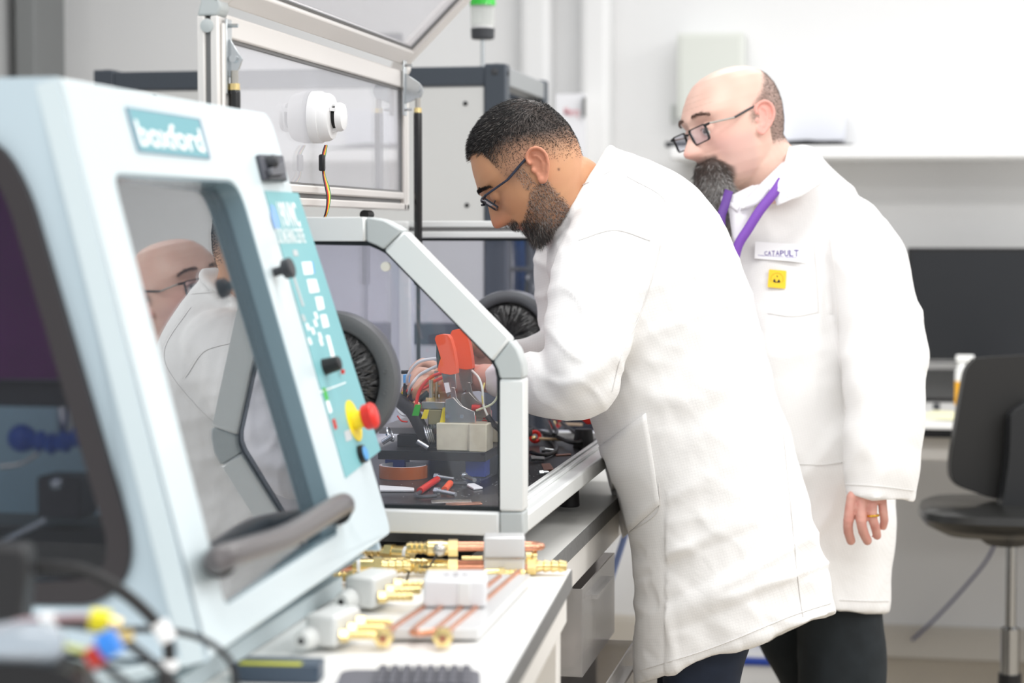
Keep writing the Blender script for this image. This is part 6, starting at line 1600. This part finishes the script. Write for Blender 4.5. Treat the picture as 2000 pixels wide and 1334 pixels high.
bb = MB(); limb(bb, [(1722, 720, 4.03, .042), (1715, 600, 4.08, .05), (1690, 470, 4.16, .06)]); limb(bb, [(1390, 760, 4.35, .042), (1400, 600, 4.32, .05), (1430, 470, 4.3, .06)])
bb.rings(ringset([(1450, 1150, 1690, 1150, .13), (1440, 950, 1690, 950, .15), (1440, 700, 1670, 700, .15), (1440, 540, 1670, 540, .12), (1460, 490, 1640, 480, .10), (1475, 440, 1560, 430, .04)], dB))
mbB = voxmesh(bb, 0.009, 2, 0.5)
bodyB = mesh_obj('body', join_meshes([meB, mhB, mbB]), M['skin'], B)
iB = inv_of(XB)
def hairB(f, s, u_):
    if u_ < -.06 or f > .03: return 0
    if abs(s) > .081: return 0
    edge = -0.008-0.85*max(0, u_-.04) + 0.028*smooth((.06-u_)/.05)
    back_ = smooth((edge-f)/.02)
    crown = 1-0.75*smooth((u_-.100)/.013)*gs(s, .05)
    low = smooth((u_+.05)/.02) if f < -.03 else smooth((u_+.005)/.02)
    return back_*crown*low
def beardB(f, s, u_):
    a = abs(s)
    if a > .07: return 0
    line = -0.040-0.020*smooth((a-.030)/.02)
    b = smooth((line-u_)/.008)*smooth((f-.046)/.012)*smooth((.052-a)/.012)
    mo = gs(u_+.0395, .0065)*smooth((f-.070)/.008)*smooth((.038-a)/.008)
    b *= 1-0.85*gs(u_+.053, .004)*smooth((.018-a)/.004)
    return max(b, mo)
def skinB(p, nn):
    f, s, u_ = iB(p); c = lin((232, 196, 180)); n1 = noise.noise(p*26)
    c = mixc(c, lin((222, 172, 156)), 0.3+0.35*n1)
    if abs(s) < .1 and -.14 < u_ < .16 and -.14 < f < .14:
        c = mixc(c, lin((226, 158, 150)), 0.38*gs(math.hypot(u_+.01, (abs(s)-.052)*1.2), .028)*smooth((f-.02)/.03))
        c = mixc(c, lin((222, 150, 142)), 0.4*gs(u_+.02, .016)*gs(s, .02)*smooth((f-.08)/.02))
        c = mixc(c, lin((228, 140, 132)), 0.55*smooth((abs(s)-.078)/.005))
        c = mixc(c, lin((186, 110, 108)), 0.8*gs(u_+.053, .005)*smooth((f-.07)/.006)*gs(s, .02))
        c = mixc(c, lin((196, 158, 156)), 0.35*smooth((.0-u_)/.02)*smooth((f+.0)/.02)*smooth((abs(s)-.03)/.02))
        c = mixc(c, lin((112, 96, 88)), 0.66*hairB(f, s, u_)); c = mixc(c, lin((70, 60, 56)), 0.85*beardB(f, s, u_))
        c = mixc(c, lin((206, 168, 150)), 0.5*smooth((math.sin(u_*620+s*30)-.75)*4)*smooth((u_-.052)/.01)*smooth((.095-u_)/.01)*smooth((f-.06)/.01))
    if u_ < -.3:   # hand
        c = mixc(lin((218, 168, 154)), lin((204, 142, 130)), 0.5+0.6*noise.noise(p*60))
    return c
paint(bodyB, skinB)
BX = frame_ax(XB)
seeds = []
for p, nn in surf_samples(bodyB, 9000, lambda p: hairB(*iB(p)) if abs(iB(p)[1]) < .08 and abs(iB(p)[0]) < .13 else 0):
    seeds.append((p, (nn*.6-BX[2]*.6+V([rnd.gauss(0, .2) for _ in range(3)])).normalized(), .0022, V((0, 0, 0))))
strands('hair', B, seeds, 0.0003, lambda p: (lin((70, 60, 56)), lin((110, 100, 94))), 2)
# long beard: a soft core plus hanging strands
bc_ = MB(); rows = []
for k, (u_, f, wf, ws) in enumerate(((-.036, .080, .010, .026), (-.048, .080, .020, .038), (-.070, .080, .026, .044), (-.095, .082, .030, .045), (-.120, .080, .030, .041), (-.145, .076, .026, .034), (-.165, .070, .017, .022), (-.176, .066, .006, .008))):
    c = XB(f, 0, u_)+V((0, 0, 0)); rows.append(sell(c, BX[0]*wf*sB, BX[1]*ws*sB, 2.1, 28))
bc_.rings(rows)
mbd = voxmesh(bc_, 0.003, 2, 0.5)
wrinkle(mbd, lambda p, nn: 0.004*noise.noise(V((p.x*60, p.y*60, p.z*22))))
def bcol(u_, s):
    t = smooth((-.055-u_)/.05); g = mixc(lin((66, 54, 49)), lin((128, 126, 124)), t); return g
bdo = mesh_obj('beard', mbd, M['hair'], B); paint(bdo, lambda p, nn: bcol(iB(p)[2], iB(p)[1]))
seeds = []
for p, nn in surf_samples(bdo, 12000, lambda p: 1.0):
    f, s, u_ = iB(p); t = smooth((-.05-u_)/.1)
    d = (nn*(.5)-BX[2]*1.0+V([rnd.gauss(0, .30) for _ in range(3)])).normalized()
    seeds.append((p-nn*.002, d, rnd.uniform(.008, .022), V([rnd.gauss(0, .003) for _ in range(3)])+nn*-.002))
def cbB(p):
    u_ = iB(p)[2]; t = smooth((-.055-u_)/.05); r_ = rnd.random()
    g = lin((196, 194, 192)) if r_ < .10+.50*t else (lin((66, 56, 51)) if r_ < .8 else lin((110, 96, 88)))
    return g, mixc(g, lin((150, 148, 146)), .35*t)
strands('beard_strands', B, seeds, 0.0004, cbB, 3).parent = bdo
for sd in (1, -1):
    seeds = []
    for k in range(380):
        t = rnd.random(); s = (0.014+0.038*t)*sd; u_ = .046+.005*math.sin(t*2.6)-.003*t+rnd.gauss(0, .0016)
        u_ -= .006*t; f = surf_f(BASE_B, BACK_B, WIDB, s, u_)+.0030
        seeds.append((XB(f, s, u_), (BX[1]*sd+BX[0]*.3+BX[2]*rnd.uniform(-.1, .3)).normalized(), .006, V((0, 0, 0))))
    strands('eyebrow', B, seeds, 0.00045, lambda p: (lin((120, 92, 82)), lin((130, 102, 92))))
for sd in (1, -1):
    e = MB().ball(XB(.0765, .0305*sd, .0140), 0.0110*sB).build('eye', mat('eye white', (226, 220, 214), 0.2), B)
    MB().ball(XB(.0852, .0335*sd, .0128), (0.0042*sB, 0.0042*sB, 0.0042*sB)).build('iris', mat('iris', (70, 58, 50), 0.2), e)
    MB().tube(bez([XB(.0850, .020*sd, .0165), XB(.0900, .030*sd, .0185), XB(.0840, .0435*sd, .0160)], 6), 0.0009, 6).build('eyelashes', mat('lash', (90, 66, 58), 0.5), B)
glasses(B, XB, mat('black rim', (30, 31, 34), 0.35), mat('silver temple', (168, 164, 158), 0.35, metal=0.3), lens_m, f0=.1015, u0=.0090, w=.0265, h=.0165, tilt=0.12, tipm=mat('temple end', (52, 54, 58), 0.4), ear_u=.012)
# coat B
cb2 = MB()
cb2.rings(ringset([(1385, 1200, 1739, 1197, .18), (1385, 1100, 1746, 1092, .185), (1385, 985, 1751, 985, .19), (1385, 850, 1738, 850, .20), (1385, 700, 1715, 700, .20), (1380, 600, 1705, 600, .19), (1380, 510, 1715, 510, .175), (1382, 445, 1722, 448, .15),
                   (1392, 410, 1690, 400, .13), (1404, 392, 1650, 352, .115), (1424, 384, 1616, 318, .10), (1436, 378, 1598, 300, .09)], dB, 2.35))
arm = [(1655, 452, 4.20, .078), (1690, 505, 4.12, .084), (1708, 580, 4.08, .087), (1724, 665, 4.05, .0895), (1728, 760, 4.02, .083), (1726, 850, 4.01, .079), (1722, 920, 4.01, .076)]
C = bez([P(a, b, c) for a, b, c, r in arm], 5); R_ = [q.x for q in bez([V((a[3], 0, 0)) for a in arm], 5)]
tube_r = []
for i, (c, r) in enumerate(zip(C, R_)):
    t = (C[min(i+1, len(C)-1)]-C[max(i-1, 0)]).normalized(); x = (RGT-t*RGT.dot(t)).normalized(); y = t.cross(x)
    tube_r.append(sell(c, x*r, y*r*.82, 2.1, 32))
def cuff(pxl, yl, pxr, yr, k=1.0, up=0.0):
    a, b = P(pxl, yl, 4.01), P(pxr, yr, 4.01); c = (a+b)/2+ZU*up; return sell(c, (b-a)/2*k, -FWD*((b-a).length/2*.80*k), 2.1, 32)
tube_r += [cuff(1651, 955, 1788, 968), cuff(1650, 967, 1788, 982)]
# keep hollow: last ring sits inside
cb2.rings(tube_r); cb2.ball(C[0], .078, 20, 12)
limb(cb2, [(1420, 450, 4.34, .085), (1392, 560, 4.36, .08), (1385, 700, 4.38, .075), (1400, 820, 4.30, .06)])
mcB = voxmesh(cb2, 0.0065, 5, 0.5)
def foldB(p, nn):
    q = p-CAM; d = q.dot(FWD); x = q.dot(RGT)/d*FPX+1000; y = 667-q.dot(UPV)/d*FPX
    arm_ = smooth((x-1640)/30)*smooth((990-y)/40)
    w1 = ridged(V((x*0.004-y*0.003, y*0.008+x*0.006, d*4+3))); w2 = ridged(V((x*0.011+y*.004, y*.012-x*.009, d*8)))
    c1 = crease(V((x*0.0035-y*0.0020, y*0.0070+x*0.0050, 12.2))); c2 = crease(V((x*0.010-y*0.003, y*0.0050+x*0.002, 17.7)))
    a = (c1-.25)*.0045+(c2-.25)*.0025+(w1-.55)*.004
    a += 0.0035*arm_*math.sin(y*.045-x*.03+2*noise.noise(V((x*.01, y*.008, 1))))*gs(y-760, 170)
    a += 0.003*smooth((y-900)/120)*math.sin(x*.045+noise.noise(V((x*.01, y*.005, 9))))*(1-arm_)
    return a
wrinkle(mcB, foldB)
coatB = mesh_obj('lab_coat', mcB, M['coat'], B)
hfB = hit_fn(coatB, B)
# collar / lapel pieces, shirt collar, lanyard
def ribbon(pts, w, m, nm, par, hf=None, off=.004, th=.0012, wdir=None):
    C = bez(pts, 8); g = []
    for i, c in enumerate(C):
        t = (C[min(i+1, len(C)-1)]-C[max(i-1, 0)]).normalized(); x = t.cross(-FWD).normalized() if wdir is None else wdir
        g += [c-x*w/2, c+x*w/2]
    o = MB().add(g, [(2*i, 2*i+1, 2*i+3, 2*i+2) for i in range(len(C)-1)]).build(nm, m, par, fix=False)
    so = o.modifiers.new('s', 'SOLIDIFY'); so.thickness = th; so.offset = 0; return o
def sheet(pts2, m, nm, par, th=.003, n=10):
    """4-corner bent sheet between two 3D curves (lists of points)"""
    a, b = [bez(q, n) for q in pts2]; g = []
    for p, q in zip(a, b): g += [p, p.lerp(q, .33)-FWD*.004, p.lerp(q, .66)-FWD*.004, q]
    o = MB().add(g, [(4*i+k, 4*i+k+1, 4*i+5+k, 4*i+4+k) for i in range(len(a)-1) for k in range(3)]).build(nm, m, par, fix=False)
    so = o.modifiers.new('s', 'SOLIDIFY'); so.thickness = th; so.offset = 0; return o
sh_d = 4.07
# shirt front triangle showing between the lapels
sheet([[P(1408, 392, 4.06), P(1420, 400, 4.04), P(1432, 470, 4.035)], [P(1470, 362, 4.05), P(1485, 372, 4.04), P(1440, 480, 4.03)]], M['coat_plain'], 'shirt', B, .002)
# shirt collar: right wing and stand
sheet([[P(1452, 392, 4.035), P(1472, 372, 4.03), P(1500, 345, 4.05), P(1540, 305, 4.12)], [P(1446, 412, 4.03), P(1480, 398, 4.015), P(1505, 370, 4.03), P(1552, 318, 4.10)]], M['coat_plain'], 'shirt_collar', B, .003)
sheet([[P(1408, 378, 4.06), P(1425, 386, 4.05), P(1446, 398, 4.04)], [P(1408, 392, 4.05), P(1422, 402, 4.04), P(1440, 414, 4.03)]], M['coat_plain'], 'shirt_collar', B, .003)
sheet([[P(1496, 360, 4.034), P(1508, 378, 4.020), P(1518, 402, 4.016)], [P(1550, 326, 4.075), P(1555, 350, 4.028), P(1558, 384, 4.020)]], M['coat_plain'], 'shirt', B, .002)
MB().lathe(P(1451, 402, 4.022), -FWD, [(0, .005), (.0015, .005), (.002, .003)], 14).build('shirt_button', M['white'], B)
# coat collar wing
sheet([[P(1540, 288, 4.12), P(1572, 284, 4.16), P(1598, 296, 4.2)], [P(1518, 372, 4.015), P(1552, 388, 4.02), P(1612, 352, 4.09)]], M['coat'], 'coat_collar', coatB, .004)
seam(hfB, [(1440, 480), (1470, 620), (1490, 760)], 'front_edge', M['seam'], coatB)
mpur = mat('purple ribbon', (122, 74, 172), 0.6)
ribbon([P(1528, 352, 4.04), P(1512, 376, 4.012), P(1485, 410, 4.0), P(1462, 446, 3.995), P(1440, 484, 3.995), P(1432, 540, 4.0), P(1430, 640, 4.02)], .0195, mpur, 'lanyard', B)
ribbon([P(1424, 372, 4.04), P(1416, 400, 4.02), P(1408, 430, 4.01), P(1414, 480, 4.01), P(1424, 545, 4.01), P(1429, 640, 4.025)], .018, mat('purple ribbon dark', (96, 60, 140), 0.6), 'lanyard', B)
# chest pocket outline, badge, ESD patch
seam(hfB, [(1476, 505), (1574, 515)], 'pocket_seam', M['seam'], coatB)
seam(hfB, [(1590, 480), (1596, 560), (1598, 610)], 'pocket_seam', M['seam'], coatB)
seam(hfB, [(1500, 612), (1550, 618), (1598, 610)], 'pocket_seam', M['seam'], coatB)
seam(hfB, [(1622, 470), (1634, 560), (1640, 680), (1652, 800)], 'sleeve_seam', M['seam'], coatB)
seam(hfB, [(1540, 905), (1600, 908), (1650, 902)], 'pocket_seam', M['seam'], coatB)
seam(hfB, [(1652, 946), (1720, 950), (1784, 958)], 'cuff_seam', M['seam'], coatB)
seam(hfB, [(1640, 1172), (1690, 1174), (1736, 1174)], 'hem_seam', M['seam'], coatB)
bq = [(1475, 472), (1567, 478), (1564, 512), (1474, 505)]
c4 = [hfB(*p, .004) for p in bq]
nb = (c4[1]-c4[0]).cross(c4[3]-c4[0]).normalized(); nb = nb if nb.dot(FWD) < 0 else -nb
# flat badge a little in front of the cloth
c0 = sum(c4, V())/4; push = max((p-c0).dot(nb) for p in [hfB(1475+92*i/6, 474+35*j/4, 0) for i in range(7) for j in range(5)])+.002
def on(px, py, h=0): return PP(px, py, c0+nb*(push+h), nb)
bdg = MB().prism([on(*p) for p in bq], nb*0.0008).build('name_patch', mat('patch white', (250, 250, 252), 0.5), coatB)
o_ = on(1493, 498, .0012); ux = (on(1562, 500, .0012)-o_); uy = (on(1493, 482, .0012)-o_)
s1 = 'CATAPULT'; xx = 0.0; WX = ux.length
mpi = mat('purple ink', (78, 48, 150), 0.5); tb_ = MB()
for i, ch_ in enumerate(s1):
    hgt = (0.0085+0.0009*i); wch = WX/8.0*(0.80+0.055*i)
    text(tb_, ch_, o_+ux.normalized()*xx-uy.normalized()*(0.0002*i), ux, uy, hgt*1.42, 0.012, wch*0.86); xx += wch
tb_.build('patch_lettering', mpi, bdg, smooth=False)
o_ = on(1481, 499.5, .0012)
text(MB(), 'Compound Semiconductor Applications', o_, on(1556, 504.5, .0012)-o_, uy, .0042, .004, (on(1556, 504, .0012)-o_).length).build('patch_small_lettering', mpi, bdg, smooth=False)
eq = [(1502, 526), (1536, 529), (1534, 564), (1499, 561)]
c4 = [hfB(*p, .003) for p in eq]; nb2 = (c4[1]-c4[0]).cross(c4[3]-c4[0]).normalized(); nb2 = nb2 if nb2.dot(FWD) < 0 else -nb2
c0b = sum(c4, V())/4+nb2*.002
def on2(px, py, h=0): return PP(px, py, c0b+nb2*h, nb2)
es_ = MB().prism(rrect([on2(*p) for p in eq], .002, 3), nb2*.0008).build('warning_patch', mat('warning yellow', (250, 206, 40), 0.5), coatB)
cx_ = on2(1517.5, 545, .001)
exx = (on2(1530, 546, .001)-cx_).normalized(); eyy = nb2.cross(exx); eyy = eyy if eyy.z > 0 else -eyy
arc = [cx_+exx*(.0125*math.cos(a))+eyy*(.0125*math.sin(a)) for a in [math.radians(-30+240*k/20) for k in range(21)]]
MB().tube(arc, .0004, 5).build('warning_arc', mat('ochre ink', (170, 130, 20), 0.5), es_)
tri = MB()
def t3(pts): tri.prism([cx_+exx*a+eyy*b for a, b in pts], nb2*.0003)
t3([(-.0015, .0045), (.0015, .0045), (0, .0085)]); t3([(-.008, -.0060), (-.0015, -.0060), (-.0050, .0010)]); t3([(.001, -.0062), (.008, -.0062), (.004, .0), (.002, -.003)]); t3([(-.006, -.0075), (.006, -.0075), (.006, -.0058), (-.006, -.0058)])
tri.build('warning_symbol', M['black'], es_, smooth=False)
# ring on the ring finger
q = P(1705, 1007, dH-.005); MB().torus(q, P(1705, 1015, dH-.004)-P(1704, 1000, dH-.004), 0.0114, 0.0016, 32, 8, 1.5).build('finger_ring', mat('gold', (226, 178, 74), 0.2, metal=0.95), B)
dgn = mat('charcoal trousers', (30, 36, 40), 0.85, var=0.2, bscale=25)
trB = trousers(B, [([(1635, 1100, 82), (1640, 1190, 85), (1644, 1260, 85), (1645, 1334, 84), (1645, 1480, 72), (1648, 1640, 62), (1650, 1790, 58)], dB-.03), ([(1530, 1100, 90), (1538, 1190, 84), (1560, 1258, 78), (1600, 1334, 76), (1640, 1450, 68), (1650, 1640, 60), (1655, 1760, 56)], dB+.13)], dgn)
shoe(B, 1650, dB-.03, f0_, M['black']); shoe(B, 1655, dB+.13, f0_, M['black'])
